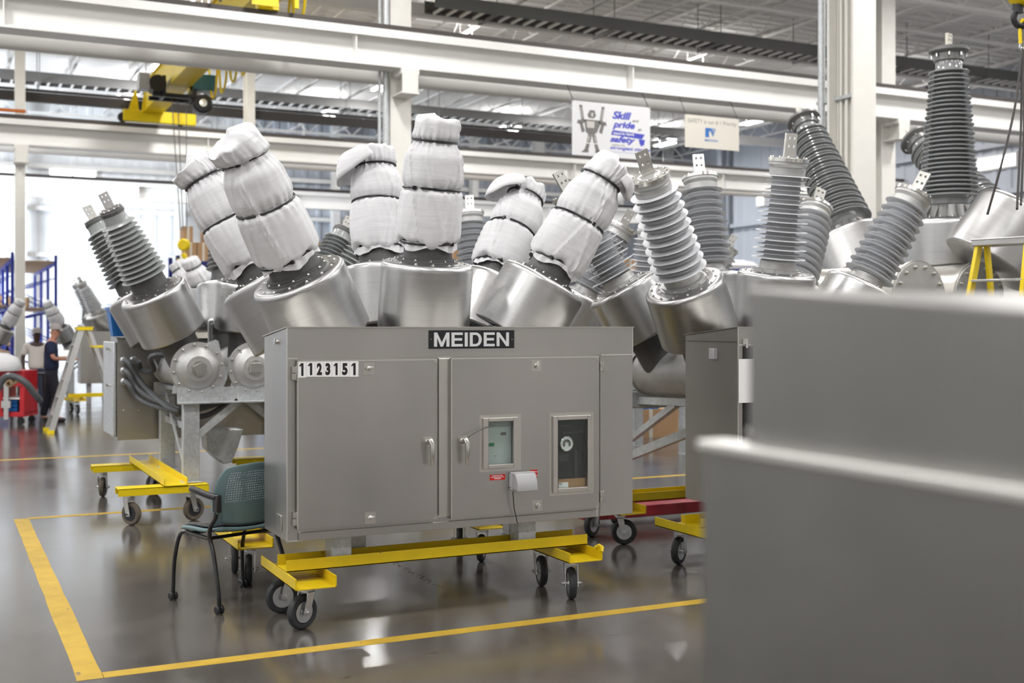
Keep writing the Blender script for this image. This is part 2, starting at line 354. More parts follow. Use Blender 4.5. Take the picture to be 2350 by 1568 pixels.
# crane runway beams
BY = (20.0, 32.6, 45.0); ZB0, ZB1 = 6.33, 6.98
for i, y in enumerate(BY):
    mb = MB().box(X0, X1, y - .24, y + .24, ZB0, ZB0 + .04).box(X0, X1, y - .02, y + .02, ZB0 + .04, ZB1 - .06)
    mb.box(X0, X1, y - .26, y + .26, ZB1 - .06, ZB1 - .02).box(X0, X1, y - .27, y - .245, ZB1 - .14, ZB1 - .0).box(X0, X1, y + .245, y + .27, ZB1 - .14, ZB1)
    x = X0 + .5
    while x < X1: mb.box(x, x + .02, y - .22, y + .22, ZB0 + .04, ZB1 - .06); x += 5.7
    o = struct('crane_runway_beam', mb, M_['paint'], ang=None, label='white painted steel crane runway beam')
    part('crane_rail', MB().box(X0, X1, y - .035, y + .035, ZB1 - .02, ZB1 + .15).box(X0, X1, y - .09, y + .09, ZB1 - .02, ZB1 + .01), M_['rail'], o, ang=None)
    cl = MB(); x = X0 + .3
    while x < X1: cl.box(x, x + .05, y - .262, y - .10, ZB1 - .018, ZB1 + .03); x += .95
    part('rail_clip', cl, M_['rail'], o, ang=None, kind='stuff')
# columns of the runway lines
def runcol(px, y, w=.40, top=ZC, m='cream'):
    x = onY(px, 300, y)[0]
    o = icol('column', x, y + .42, w, .4, 0, top, M_[m])
    part('corbel', MB().box(x - .17, x + .17, y - .26, y + .24, ZB0 - .1, ZB0).box(x - .02, x + .02, y - .24, y + .22, ZB0 - .42, ZB0 - .1).box(x - .15, x + .15, y - .26, y - .235, ZB0 - .42, ZB0 - .1).box(x - .17, x + .17, y - .26, y + .24, ZB0 - .45, ZB0 - .42), M_[m], o, ang=None)
    return x, o
xc1, c1 = runcol(930, BY[0]); xc2, c2 = runcol(2056, BY[0])
for px in (48, 580): runcol(px, BY[1], .24)
for px in (1424, 1246): runcol(px, BY[2], .4, ZC, 'paint')
part('conduit', MB().cyl((xc1 - .30, 20.2, 0), (xc1 - .30, 20.2, ZC), .06, n=12), M_['galv'], c1)
part('conduit', MB().cyl((xc1 - .42, 20.2, 4), (xc1 - .42, 20.2, ZC), .03, n=10), M_['galv'], c1)
# big near column with conduits
cx0, cy0 = 11.88, 13.15
big = MB().box(cx0 - .21, cx0 + .21, cy0 - .27, cy0 - .235, 0, ZC).box(cx0 - .21, cx0 + .21, cy0 + .235, cy0 + .27, 0, ZC).box(cx0 - .018, cx0 + .018, cy0 - .235, cy0 + .235, 0, ZC)
# shift so that the near edge is seen at the measured place
bc = struct('column', big, M_['cream'], ang=None, label='wide cream painted steel column carrying pipes')
for k, (dy, r) in enumerate(((-.10, .024), (.03, .024), (.15, .022), (.21, .014))):
    part('conduit', MB().cyl((cx0 - .06, cy0 + dy, 0), (cx0 - .06, cy0 + dy, ZC), r, n=10), M_['cream'], bc)
for k, (dy, r, m) in enumerate(((.50, .055, 'galv'), (.36, .02, 'galv'))):
    part('pipe', MB().cyl((cx0 - .12, cy0 + dy, 0), (cx0 - .12, cy0 + dy, ZC), r, n=12), M_[m], bc)
for z in (5.0, 3.2): part('pipe_strap', MB().box(cx0 - .12, cx0 - .02, cy0 - .2, cy0 + .62, z, z + .05), M_['galv'], bc)
part('socket_box', MB().box(cx0 - .24, cx0 - .15, cy0 + .2, cy0 + .27, 4.25, 4.32), M_['black'], bc)
# roof joists run away from the camera, joist girders across
def joist():
    mb = MB(); y0, y1 = 0, Y1 - Y0 - .4; zt, zb = .0, -.62
    mb.box(-.045, .045, y0, y1, zt - .05, zt).box(-.045, .045, y0, y1, zb, zb + .045)
    y = y0; up = True
    while y < y1 - .8:
        mb.bar((0, y, zt - .03 if up else zb + .03), (0, y + .75, zb + .03 if up else zt - .03), .022, .022); y += .75; up = not up
    return mb.mesh('roof_joist', None)
jm = joist(); jm.materials.append(M_['deck']); x = -7.2
while x < X1 - .5:
    o = link('roof_joist', jm, None, None, T(x, Y0 + .2, ZC - .08)); tag(o, 'pale open-web steel joist under the roof deck', 'joist', 'roof joists', kind='thing'); x += 1.83
def girder(y):
    mb = MB(); zt, zb = -.05, -1.0
    mb.box(X0, X1, y - .09, y + .09, ZC + zt - .09, ZC + zt).box(X0, X1, y - .09, y + .09, ZC + zb, ZC + zb + .09); x = X0; up = True
    while x < X1 - 1.2:
        mb.bar((x, y, ZC + (zt - .05 if up else zb + .05)), (x + .9, y, ZC + (zb + .05 if up else zt - .05)), .05, .05); x += .9; up = not up
    return mb
for y in (20.9, 33.5, 45.8): tag(part('joist_girder', girder(y), M_['deck'], ang=None), 'deep pale roof truss running above crane beam line', 'truss', 'roof trusses')
for i, y in enumerate((26.6, 39.2)):
    tag(part('roof_beam', MB().box(X0, X1, y - .1, y + .1, 9.2, 9.23).box(X0, X1, y - .015, y + .015, 9.23, 9.5).box(X0, X1, y - .1, y + .1, 9.5, 9.53), M_['deck'], ang=None),
        'pale steel beam hung below the joists ' + ('between first and second crane beams' if i == 0 else 'beyond second crane beam'), 'beam')
# sprinkler pipes
for i, (y, r) in enumerate(((23.6, .05), (29.9, .05), (36.2, .05), (41.5, .05))):
    tag(part('sprinkler_pipe', MB().cyl((X0, y, 9.62), (X1, y, 9.62), r, n=10), M_['deck']), 'thin pale sprinkler pipe crossing under the roof', 'pipe', 'sprinkler pipes')
# ducts under the beams
tag(part('air_duct', MB().cyl((X0, 21.9, 6.64), (X1, 21.9, 6.64), .19, n=24), M_['paint']), 'round white duct running behind and below the nearest crane beam', 'duct')
tag(part('air_duct', MB().cyl((X0, 34.3, 6.55), (X1, 34.3, 6.55), .17, n=24), M_['paint']), 'round white duct below the second crane beam', 'duct')
# cable trays
def tray(lab, y, z, xa, xb, w):
    t = thing('cable_tray', lab, 'cable tray', (xa, y, z)); Lx = xb - xa
    part('side_rail', MB().box(0, Lx, -w / 2 - .02, -w / 2, 0, .30).box(0, Lx, w / 2, w / 2 + .02, 0, .30), M_['tray'], t, ang=None)
    part('cables', MB().box(0, Lx, -w / 2, w / 2, .05, .12), M_['traydark'], t, ang=None)
    mb = MB(); x = .2
    while x < Lx: mb.box(x, x + .06, -w / 2, w / 2, .0, .05); x += .34
    part('rung', mb, M_['deck'], t, ang=None, kind='stuff')
    x = 1.5
    while x < Lx: part('hanger', MB().box(x, x + .05, -w / 2 - .25, w / 2 + .25, -.06, -.0).cyl((x, -w / 2 - .2, 0), (x, -w / 2 - .2, ZC - z - .1), .012, n=6).cyl((x, w / 2 + .2, 0), (x, w / 2 + .2, ZC - z - .1), .012, n=6), M_['tray'], t, ang=None); x += 3.2
tray('long grey ladder tray of dark cables under the roof above the middle column', 25.5, 9.08, 10.3, 31.5, .62)
tray('distant grey cable tray crossing behind the yellow crane hoist', 38.0, 9.0, -2, 26, .6)
tray('farthest dark cable tray running above the second crane beam', 43.5, 8.1, -2, 31, .5)
# dark electrified conductor bars on the far side of the beam lines
tag(part('conductor_bar', MB().box(X0, 19.5, 33.25, 33.45, 7.62, 7.86).box(X0, 19.5, 33.28, 33.42, 7.9, 7.95), M_['traydark'], ang=None), 'dark bar running level just above second crane beam', 'conductor bar')
# light fixtures
def fixture():
    hs = MB().box(-.24, .24, -.62, .62, .0, .05).box(-.012, .012, -.62, .62, .05, .07); tb = []
    return hs.mesh('housing', None), MB().box(-.18, -.07, -.58, .58, -.035, -.001).mesh('tube', None), MB().box(.07, .18, -.58, .58, -.035, -.001).mesh('tube', None), MB().cyl((0, -.4, .07), (0, -.4, .62), .008, n=5).cyl((0, .4, .07), (0, .4, .62), .008, n=5).mesh('hanger', None)
fx = fixture()
ORD = ['first', 'second', 'third', 'fourth', 'fifth', 'sixth']; ROW = {16.6: 'in front of the nearest crane beam', 29.3: 'between first and second crane beams', 36.0: 'just beyond the second crane beam', 42.0: 'far down the hall before the third beam'}
for ly in LY:
    seen = 0
    for lx in LX:
        _r = CS * lx - SN * ly; _f = SN * lx + CS * ly; _vis = _f > 1 and abs(_r / _f * FL) < 1175 and 750 - (LAMPZ - HC) / _f * FL > 0
        lab = 'white twin-tube light outside the picture'
        if _vis: lab = 'bright twin-tube roof light, %s from the left %s' % (ORD[seen], ROW.get(ly, 'near the camera')); seen += 1
        t = thing('ceiling_light', lab, 'light', (lx, ly, LAMPZ), 0, 'high-bay lights')
        link('housing', fx[0], M_['paint'], t); link('tube', fx[1], M_['lamp'], t); link('tube', fx[2], M_['lamp'], t); link('hanger', fx[3], M_['paint'], t)
# floor tape
TX, TYF, TYB = .66, 6.03, 11.25
def tape(lab, a, b, w):
    a = Vector(a); b = Vector(b); d = (b - a).normalized(); n = Vector((-d[1], d[0])) * w / 2; L_ = (b - a).length; k = max(2, int(L_ / .25)); vs = []; random.seed(int(L_ * 100))
    for i in range(k + 1):
        p = a + d * L_ * i / k; j = 1 + random.uniform(-.05, .05)
        vs += [(p[0] + n[0] * j, p[1] + n[1] * j), (p[0] - n[0] * j, p[1] - n[1] * j)]
    v3 = [(x, y, .0) for x, y in vs] + [(x, y, .0012) for x, y in vs]; m = len(vs); fs = []
    for i in range(k): fs += [(m + 2 * i, m + 2 * i + 1, m + 2 * i + 3, m + 2 * i + 2), (2 * i, 2 * i + 2, m + 2 * i + 2, m + 2 * i), (2 * i + 1, m + 2 * i + 1, m + 2 * i + 3, 2 * i + 3)]
    tag(part('floor_tape', MB().add(v3, fs), M_['tape'], ang=None), lab, 'floor marking')
tape('yellow floor tape strip in front of the numbered cabinet', (TX + .06, TYF), (9.0, TYF), .1)
tape('worn wide yellow tape strip running away along the left aisle', (TX, TYF - .05), (TX, TYB), .12)
tape('thin yellow tape line behind the chair and yellow dolly', (TX + .06, TYB), (9, TYB), .1)
tape('farthest yellow tape line crossing the aisle behind the galvanised frame', (-3, 16.3), (9, 16.3), .1)
tag(part('floor_joint', MB().box(X0, X1, 3.28, 3.284, .0, .0008), M_['dark'], ang=None), 'thin dark saw cut joint across the concrete floor', 'floor joint', kind='structure')
random.seed(5); cr_ = MB(); a = gr(905, 1292); b_ = gr(1010, 1348)
for i in range(40):
    t = i / 39; p = a.lerp(b_, t) + Vector((random.uniform(-.02, .02), random.uniform(-.02, .02), 0)); s = random.uniform(.004, .014)
    cr_.prism([(p[0] - s, p[1]), (p[0], p[1] - s * .6), (p[0] + s, p[1] + s * .2), (p[0] + s * .2, p[1] + s * .6)], 0, .0008)
tag(part('floor_chips', cr_, M_['dark'], ang=None), 'row of small dark chips in the floor under the yellow dolly', 'floor chips', kind='stuff')
# ================================================================ BREAKERS
def shed_profile(n, core0, core1, rs0, rs1, z0, z1, droop=.02, th=.008, alt=0):
    pr = []; p = (z1 - z0) / n
    for i in range(n):
        t = i / max(1, n - 1); rs = rs0 + (rs1 - rs0) * t; c = core0 + (core1 - core0) * t; z = z0 + p * (i + .5)
        if alt and i % 2: rs -= alt
        pr += [(c, z - p * .42), (c + .004, z - th), (rs - .004, z - droop - th * .3), (rs, z - droop + th * .2), (rs - .003, z - droop + th * .6), (c + .006, z + th)]
    return pr
def ring_bolts(n, r, z, s=.014, h=.016, ph=0):
    mb = MB()
    for i in range(n):
        a = 2 * PI * (i + ph) / n; M = T(r * math.cos(a), r * math.sin(a), z)
        mb.lathe([(s * 1.45, 0), (s * 1.45, .003), (s, .003), (s, h), (s * .5, h + .003)], 6, M); mb.lathe([(s * .45, h), (s * .45, h + .007)], 6, M)
    return mb
def pad_mesh(w=.085, h=.16, t=.022):
    # terminal plate with four holes, built as a grid around square-ish holes
    mb = MB(); xs = [-w / 2, -w * .32, -w * .12, w * .12, w * .32, w / 2]; zs = [0, h * .42, h * .42 + w * .2, h * .78 - w * .05, h * .78 + w * .15, h]
    for i in range(5):
        for j in range(5):
            if i in (1, 3) and j in (1, 3): continue
            mb.box(xs[i], xs[i + 1], -t / 2, t / 2, zs[j], zs[j + 1])
    mb.box(-w * .7, w * .7, -t, t, -.012, .006)
    bm = bmesh.new(); me = mb.mesh('terminal_pad', None); bm.from_mesh(me); bmesh.ops.remove_doubles(bm, verts=bm.verts, dist=1e-5); bm.to_mesh(me); bm.free(); return me
STY = {
    'dark': dict(L=.80, core=(.125, .10), shed=(.205, .150), n=12, mi='shedg', mc='collar', top='collar', r=.105, z0=.15, alt=0),
    'silver': dict(L=.87, core=(.112, .108), shed=(.207, .180), n=19, mi='sheds', mc='cast', top='bolt', r=.15, z0=.10, alt=.028),
    'wrap': dict(L=.80, core=(.13, .11), shed=(.19, .15), n=10, mi='shedg', mc='collar', top='collar', r=.11, z0=.16, alt=0),
    'plain': dict(L=.78, core=(.115, .09), shed=(.185, .14), n=10, mi='sheds', mc='cast', top='cast', r=.11, z0=.12, alt=0),
}
def insulator(root, base, d, style, rot=0, pads=True):
    s = STY[style]; M0 = frame(base, d); wv = RZ(-root.rotation_euler.z).to_3x3() @ Vector((-root.location[0], -root.location[1], .0)).normalized()
    lv = M0.to_3x3().inverted() @ wv; M = M0 @ RZ(math.atan2(lv.y, lv.x) + PI / 2 + rot); L_ = s['L']; z0 = s['z0']; z1 = L_ - .11
    def body():
        pr = [(s['core'][0], z0 - .03)] + shed_profile(s['n'], s['core'][0], s['core'][1], s['shed'][0], s['shed'][1], z0, z1, .018 if style != 'silver' else .006, .008 if style != 'silver' else .004, s['alt']) + [(s['core'][1], z1 + .02), (s['core'][1], L_ - .05)]
        return MB().lathe(pr, 48).mesh('insulator', 40)
    def collar():
        k = .165 if style in ('wrap', 'dark') else .145
        return MB().lathe([(k + .035, 0), (k + .035, .014), (k + .02, .018), (k + .02, .03), (k - .005, .034), (k - .012, z0 - .01), (k - .03, z0 + .003), (.1, z0 + .004)], 48).mesh('collar', 30)
    def top():
        r = s['r']
        if style == 'silver': pr = [(.118, L_ - .14), (.135, L_ - .12), (.138, L_ - .075), (.130, L_ - .07), (.146, L_ - .045), (.146, L_ - .025), (.152, L_ - .024), (.152, L_), (.09, L_), (.085, L_ + .008), (0, L_ + .01)]
        else: pr = [(.09, L_ - .11), (r - .012, L_ - .105), (r - .006, L_ - .05), (r, L_ - .045), (r, L_ - .02), (r * .93, L_ - .012), (r * .93, L_), (r * .5, L_ + .004), (0, L_ + .006)]
        return MB().lathe(pr, 48).mesh('top_flange', 30)
    o = link('insulator', cached(style + 'b', body), M_[s['mi']], root, M)
    link('base_collar', cached(style + 'c', collar), M_[s['mc']], o)
    link('top_flange', cached(style + 't', top), M_['cast'] if style == 'silver' else M_[s['top']], o)
    if style == 'silver': link('flange_rim', cached('frim', lambda: MB().lathe([(.14, L_ - .022), (.155, L_ - .022), (.155, L_ + .003), (.14, L_ + .004)], 48).mesh('flange_rim', 30)), M_['bolt'], o)
    if pads:
        link('terminal_pad', cached('pad' + ('b' if style == 'silver' else 's'), lambda: pad_mesh(*((.095, .185) if style == 'silver' else (.08, .14)))), M_['bolt'], o, T(0, 0, L_ + .01) @ RX(0))
        link('flange_bolts', cached(style + 'fb', lambda: ring_bolts(12, s['r'] * .88, L_ + (.002 if style == 'silver' else -.004), .010, .012).mesh('bolts', None)), M_['bolt'], o, kind='stuff')
    return o
def turret_mesh():
    return MB().lathe([(.13, -.46), (.15, -.46), (.15, -.445), (.289, -.441), (.296, -.438), (.30, -.43), (.30, -.424), (.30, -.05), (.30, -.036), (.2975, -.022), (.290, -.010), (.279, -.002), (.266, 0), (.255, 0), (.21, 0.0), (.205, .004), (0, .004)], 72).mesh('turret', 50)
def breaker(label, cx, cy, style, group=None, sc=1, caps=True, pads=True, rot=(0, 0, 0, 0, 0, 0), rz=0, z=0, frame_on=True, dy=.44, zf=.325, skip=False):
    t = thing('circuit_breaker', label, 'circuit breaker', (cx, cy, z), rz, group, sc); info = []
    k = 0
    for sy in (-1, 1):
        for ix in (-1, 0, 1):
            if ix: bt = Vector((ix * .865, sy * dy, 2.02)); a = Vector((ix * .5, sy * .30, 1.33))
            else: bt = Vector((0, sy * dy, 2.12)); a = Vector((0, sy * .31, 1.33))
            d = (bt - a).normalized(); M = frame(bt, d)
            tr = link('transformer_housing', cached('turret', turret_mesh), M_['can'], t, M)
            link('neck', cached('neck', lambda: MB().lathe([(.17, -.86), (.17, -.50), (.185, -.50), (.185, -.455)], 32).mesh('neck')), M_['collar'], tr)
            link('bolt_ring', cached('tbolts', lambda: ring_bolts(14, .245, .0, .008, .006).mesh('bolts', None)), M_['bolt'], tr, kind='stuff')
            link('collar_bolts', cached('tbolts2', lambda: ring_bolts(12, .188, .018, .008, .006, .5).mesh('bolts', None)), M_['bolt'], tr, kind='stuff')
            insulator(t, bt, d, style, rot[k], pads); k += 1
            info.append((bt, d))
    for ix in (-1, 0, 1):
        tk = link('tank', cached('tank', lambda: MB().lathe([(.205, -.60), (.205, -.575), (.19, -.575), (.19, .575), (.205, .575), (.205, .60)], 48, frame((0, 0, 0), (0, 1, 0))).mesh('tank', 40)), M_['cast'], t, T(ix * .5, 0, 1.33))
        if caps:
            link('end_flange', cached('endf', lambda: MB().lathe([(.235, 0), (.235, .02), (.19, .021), (.175, .045), (.14, .07), (.115, .078), (.11, .082), (0, .084)], 48, frame((0, -.60, 0), (0, -1, 0))).mesh('end_flange', 25)), M_['cast'], tk)
    if frame_on:
        for sy in (-1, 1):
            y = sy * .62
            part('cross_plate', MB().box(-.68, .68, y - .006 * sy, y + .006 * sy, 1.03, 1.16).box(-.68, .68, min(y, y + sy * .09), max(y, y + sy * .09), 1.02, 1.035), M_['galv'], t, bev=.002)
            for sx in (-1, 1):
                x = sx * .56
                if skip and sx < 0 < sy: continue
                part('post', MB().box(x - .07, x + .07, y - .05 - .02 * sy, y + .05 - .02 * sy, zf + .01, 1.02).box(x - .09, x + .09, y - .08, y + .06, zf, zf + .012), M_['galv'], t, bev=.004)
                part('diagonal_brace', MB().bar((x - .04 * sx, y, .72), (x - .42 * sx, y, 1.03), .012, .065, up=(0, 0, 1)), M_['galv'], t)
        for sx in ((1,) if skip else (-1, 1)):
            part('side_rail', MB().box(sx * .56 - .03, sx * .56 + .03, -.6, .6, 1.1, 1.14).box(sx * .56 - .03, sx * .56 + .03, -.6, .6, .78, .84), M_['galv'], t)
            part('side_brace', MB().bar((sx * .62, -.58, .5), (sx * .62, .3, 1.05), .01, .06), M_['galv'], t)
    return t, info
# ---- fabric dust cover
def cover_mesh(seed, z0=.125, L_=.93, topr=.150, sag=(0, 0)):
    random.seed(seed); n, m = 112, 84; t1 = .475 + random.uniform(-.015, .015); t2 = .775 + random.uniform(-.02, .02)
    ph = [random.uniform(0, 2 * PI) for _ in range(16)]; off = Vector((seed * 7.3, seed * 3.1, 0))
    prof = [(0, .172), (.012, .196), (.03, .207), (.14, .209), (.27, .204), (t1 - z0 - .03, .201), (t1 - z0 - .014, .190), (t1 - z0, .176), (t1 - z0 + .012, .184), (t1 - z0 + .045, .193), (t1 - z0 + .07, .195), (t2 - z0 - .11, .184), (t2 - z0 - .09, .178), (t2 - z0 - .03, .146), (t2 - z0, .133), (t2 - z0 + .015, topr - .004),
            (t2 - z0 + .03, topr), (L_ - z0 - .035, topr - .007), (L_ - z0 - .012, topr - .022), (L_ - z0, .09), (L_ - z0 + .004, .03)]
    def R(u):
        for i in range(len(prof) - 1):
            if prof[i + 1][0] >= u:
                a, b = prof[i], prof[i + 1]; k = (u - a[0]) / max(1e-6, b[0] - a[0]); return a[1] + (b[1] - a[1]) * k
        return prof[-1][1]
    H = prof[-1][0]; vs = []; fs = []
    for j in range(m):
        u = H * (j / (m - 1)) if j < m - 8 else H * (1 - (m - 1 - j) * .0022)
        u = H * j / (m - 1); z = z0 + u; r = R(u)
        e1 = math.exp(-((z - t1) / .06) ** 2); e2 = math.exp(-((z - t2) / .055) ** 2); e0 = math.exp(-(u / .05) ** 2)
        for i in range(n):
            a = 2 * PI * i / n
            pl = abs(math.sin(6.5 * a + ph[0])) * .5 + abs(math.sin(11 * a + ph[1] + z * 5)) * .35 + math.sin(23 * a + ph[2]) * .2
            big = noise.noise(Vector((math.cos(a) * 1.3, math.sin(a) * 1.3, z * 3)) + off) * .012
            # ridges of stretched cloth that run slantwise
            fold = 0
            for q in range(9):
                ang = ph[4 + q] + (z - .3) * (1.3 * math.sin(ph[3] + q * 2.1)); dd = (a - ang + PI) % (2 * PI) - PI
                fold += math.exp(-(dd / .038) ** 2) * .011 * (1 if q % 2 else .6)
            fine = noise.noise(Vector((math.cos(a) * 6, math.sin(a) * 6, z * 5)) + off) * .0035
            rr = r + big + fold * (1 - e2 * .5) + fine - (pl * (.016 * e1 + .02 * e2 + .014 * e0)) + (.004 * e1 + .006 * e2)
            zz = z + (.018 * math.sin(3 * a + ph[1]) + .012 * math.sin(7 * a + ph[2])) * e0
            if z > L_ - .06: zz += noise.noise(Vector((math.cos(a) * 2.5 * r * 6, math.sin(a) * 2.5 * r * 6, 1)) + off) * .028
            sg = max(0, z - t2) / (L_ - t2); sx_, sy_ = sag[0] * sg, sag[1] * sg; zz -= (sx_ * math.cos(a) + sy_ * math.sin(a)) * 1.2 * sg
            vs.append((rr * math.cos(a) + sx_, rr * math.sin(a) + sy_, zz))
    for j in range(m - 1):
        for i in range(n): fs.append((j * n + i, j * n + (i + 1) % n, (j + 1) * n + (i + 1) % n, (j + 1) * n + i))
    fs.append(tuple((m - 1) * n + i for i in range(n)))
    mb = MB(); mb.add(vs, fs)
    # torn gathered hem below the last tie
    hv = []; hf = []; hn = 72
    for j in range(4):
        for i in range(hn):
            a = 2 * PI * i / hn; r = .180 + j * .001 + .006 * math.sin(9 * a + ph[5]) * j / 3 + .006 * math.sin(17 * a + ph[6]); zz = z0 + .012 - j * (.008 + .006 * (1 + math.sin(4 * a + ph[7])))
            hv.append((r * math.cos(a), r * math.sin(a), zz))
    for j in range(3):
        for i in range(hn): hf.append((j * hn + i, j * hn + (i + 1) % hn, (j + 1) * hn + (i + 1) % hn, (j + 1) * hn + i))
    mb.add(hv, hf)
    me = mb.mesh('cover', 60); return me, t1, t2
def tie_mesh(z, r, seed, gap=.3, tiltA=.0):
    random.seed(seed); a0 = random.uniform(0, 6); pts = []
    for i in range(40):
        a = a0 + (2 * PI - gap) * i / 39; pts.append((r * math.cos(a), r * math.sin(a), z + tiltA * math.cos(a - a0)))
    mb = MB().tube(pts, .0075, 6); p = Vector(pts[-1]); mb.box(p[0] - .012, p[0] + .012, p[1] - .012, p[1] + .012, p[2] - .012, p[2] + .012); return mb
def flap_mesh(a_mid, zt, seed, drop=.17, wide=1.5, r0=.14, out=.15):
    random.seed(seed); n, m = 40, 14; vs = []; fs = []; ph = random.uniform(0, 6)
    for j in range(m):
        v = j / (m - 1)
        for i in range(n):
            u = i / (n - 1) * 2 - 1; a = a_mid + u * wide * (.55 + .45 * v); dr = drop * (1 - .75 * abs(u) ** 1.5)
            r = r0 + out * math.sin(v * PI * .55) * (1 - .45 * u * u) + .008 * math.sin(9 * u + ph) * v; z = zt + .04 * math.sin(v * PI) - dr * v * v
            vs.append((r * math.cos(a), r * math.sin(a), z))
    for j in range(m - 1):
        for i in range(n - 1): fs.append((j * n + i, j * n + i + 1, (j + 1) * n + i + 1, (j + 1) * n + i))
    return MB().add(vs, fs)
def cover(label, root, info, seed, flap=None, rz=0, L_=.93, sag=None, topr=.150, group=None, detail=True):
    bt, d = info; Mw = root.matrix_basis.copy()
    M = T(*root.location) @ RZ(root.rotation_euler.z) @ Matrix.Scale(root.scale[0], 4) @ frame(bt, d) @ RZ(rz)
    sv = (M.to_3x3().normalized().inverted() @ Vector(sag)) if sag else Vector((0, 0, 0))
    me, t1, t2 = cover_mesh(seed, L_=L_, topr=topr, sag=(sv.x, sv.y))
    c = link('dust_cover', me, M_['cover'], None, M); tag(c, label, 'cover', group)
    if detail:
        part('cable_tie', tie_mesh(t1, .184, seed, .25, .006), M_['tie'], c); part('cable_tie', tie_mesh(t2, .143, seed + 9, .5, .006), M_['tie'], c); part('cable_tie', tie_mesh(.135, .184, seed + 3, 1.6, .01), M_['tie'], c)
    if flap is not None:
        R3 = M.to_3x3().normalized(); dv = R3.inverted() @ Vector(flap[0]); flap = (math.atan2(dv.y, dv.x),) + tuple(flap[1:])
        f = part('loose_flap', flap_mesh(flap[0], flap[1], seed, flap[2], flap[3], .13, flap[4]), M_['cover'], c, ang=70)
        so = f.modifiers.new('thick', 'SOLIDIFY'); so.thickness = .003
    return c
# ---- casters and dollies
def caster_meshes():
    R = .098
    tire = MB().lathe([(.062, -.020), (.075, -.024), (.090, -.022), (R, -.010), (R + .002, 0), (R, .010), (.090, .022), (.075, .024), (.062, .020)], 40, frame((0, 0, 0), (1, 0, 0)))
    rim = MB().lathe([(.064, -.021), (.060, -.021), (.054, -.008), (.026, -.008), (.022, -.024), (.0, -.024)], 32, frame((0, 0, 0), (1, 0, 0))).lathe([(.064, .021), (.060, .021), (.054, .008), (.026, .008), (.022, .024), (.0, .024)], 32, frame((0, 0, 0), (1, 0, 0))).cyl((-.064, 0, 0), (.064, 0, 0), .008, n=8)
    fork = MB()
    for s in (-1, 1):
        fork.prism([(-.022, -.02), (.022, -.02), (.028 + .03, .115), (-.022 + .03, .115)], -.003, .003, Matrix(((0, 0, 1, s * .040), (1, 0, 0, 0), (0, 1, 0, 0), (0, 0, 0, 1))))
        fork.lathe([(.022, 0), (.022, .004), (.010, .005), (.010, .014), (0, .015)], 12, frame((s * .043, 0, 0), (s, 0, 0)))
    fork.box(-.043, .043, -.0, .06, .110, .117).cyl((0, .03, .117), (0, .03, .150), .042, n=24).cyl((0, .03, .128), (0, .03, .138), .052, n=24).box(-.055, .055, -.03, .09, .150, .158)
    return tire.mesh('tire', 40), rim.mesh('rim', 30), fork.mesh('fork', 30)
def caster(root, x, y, ang, tyre='rubber', ztop=.256, sc=1.0):
    """sits on the floor; ang is the way the wheel rolls"""
    tm, rm, fk = cached('caster', caster_meshes); M = T(x, y, .099 * sc) @ RZ(ang) @ Matrix.Scale(sc, 4) @ T(0, -.03, 0)
    f = link('caster', fk, M_['rim'], root, M); 
    tn = cached('tire' + tyre, lambda: tm.copy()); rn = cached('rim' + tyre, lambda: rm.copy())
    link('tire', tn, M_[tyre], f); link('wheel_rim', rn, M_['rim'] if tyre == 'rubber' else M_['rubber'], f)
def dolly(label, x, y, rz, L_=1.93, angs=(0, 0, 0, 0), curl=False, m='yellow', tyre='rubber', group=None, flip=False, cw=.235, spread=.41):
    t = thing('wheeled_dolly', label, 'dolly', (x, y, 0), rz, group); h = L_ / 2
    part('rail', MB().channel('x', -h, h, -.115, .20, .325, .392, flip=False), M_[m], t, ang=None, bev=.0015)
    for i, sx in enumerate((-1, 1)):
        cx = sx * (h - .115)
        cm = MB().channel('y', -.40, .36, cx, cw, .258, .322, flip=flip)
        if curl and sx > 0: cm.tube([(cx + .11, -.40, .31), (cx + .125, -.385, .335), (cx + .115, -.36, .345), (cx + .10, -.34, .33)], .012, 6).prism([(-.40, .30), (-.34, .30), (-.36, .352), (-.385, .345)], 0, .012, Matrix(((0, 0, 1, cx + .108), (1, 0, 0, 0), (0, 1, 0, 0), (0, 0, 0, 1))))
        part('cross_channel', cm, M_[m], t, ang=None, bev=.0015)
        caster(t, cx, -spread / 2 + .0, angs[2 * i], tyre); caster(t, cx, spread / 2, angs[2 * i + 1], tyre)
    return t
# ================================================================ MAIN MACHINE
MX, MY = 2.86, 7.56
mt, mi = breaker('six bushing breaker behind the numbered cabinet with fabric covered bushings', MX, MY, 'wrap', pads=False, rot=(0,) * 6, caps=False)
cam_a = -PI / 2 - .45     # local angle that faces the camera
cover('tallest white fabric cover leaning left, in front of its pair above the cabinet corner', mt, mi[0], 11, rz=.4, topr=.166, sag=(-.05, -.01, 0))
cover('upright white fabric cover tied with black ties directly above the nameplate', mt, mi[1], 12, rz=1.1, sag=(.012, 0, 0))
cover('white fabric cover on the bushing leaning right in front, with stretched folds and squared top', mt, mi[2], 13, sag=(.05, 0, 0), topr=.158, flap=((.9, -.44, 0), .86, .12, .9, .10), rz=2.3)
cover('white fabric cover leaning left, half hidden behind the taller left cover', mt, mi[3], 14, rz=3.0, topr=.165, sag=(-.05, 0, 0))
cover('upright white fabric cover with hood-like flap hanging left, behind the tallest cover', mt, mi[4], 15, flap=((-.899, .3, 0), .84, .22, 1.5, .16), rz=0, L_=.9)
cover('white fabric cover with winged drooping hood between two covers leaning right', mt, mi[5], 16, flap=((-.95, .1, 0), .84, .20, 1.2, .16), rz=0, L_=.9)
dolly('yellow channel dolly on four black casters under the numbered cabinet', 2.715, 6.675, 0, 1.93, angs=(-1.15, -1.5, -.35, -.25), curl=True)
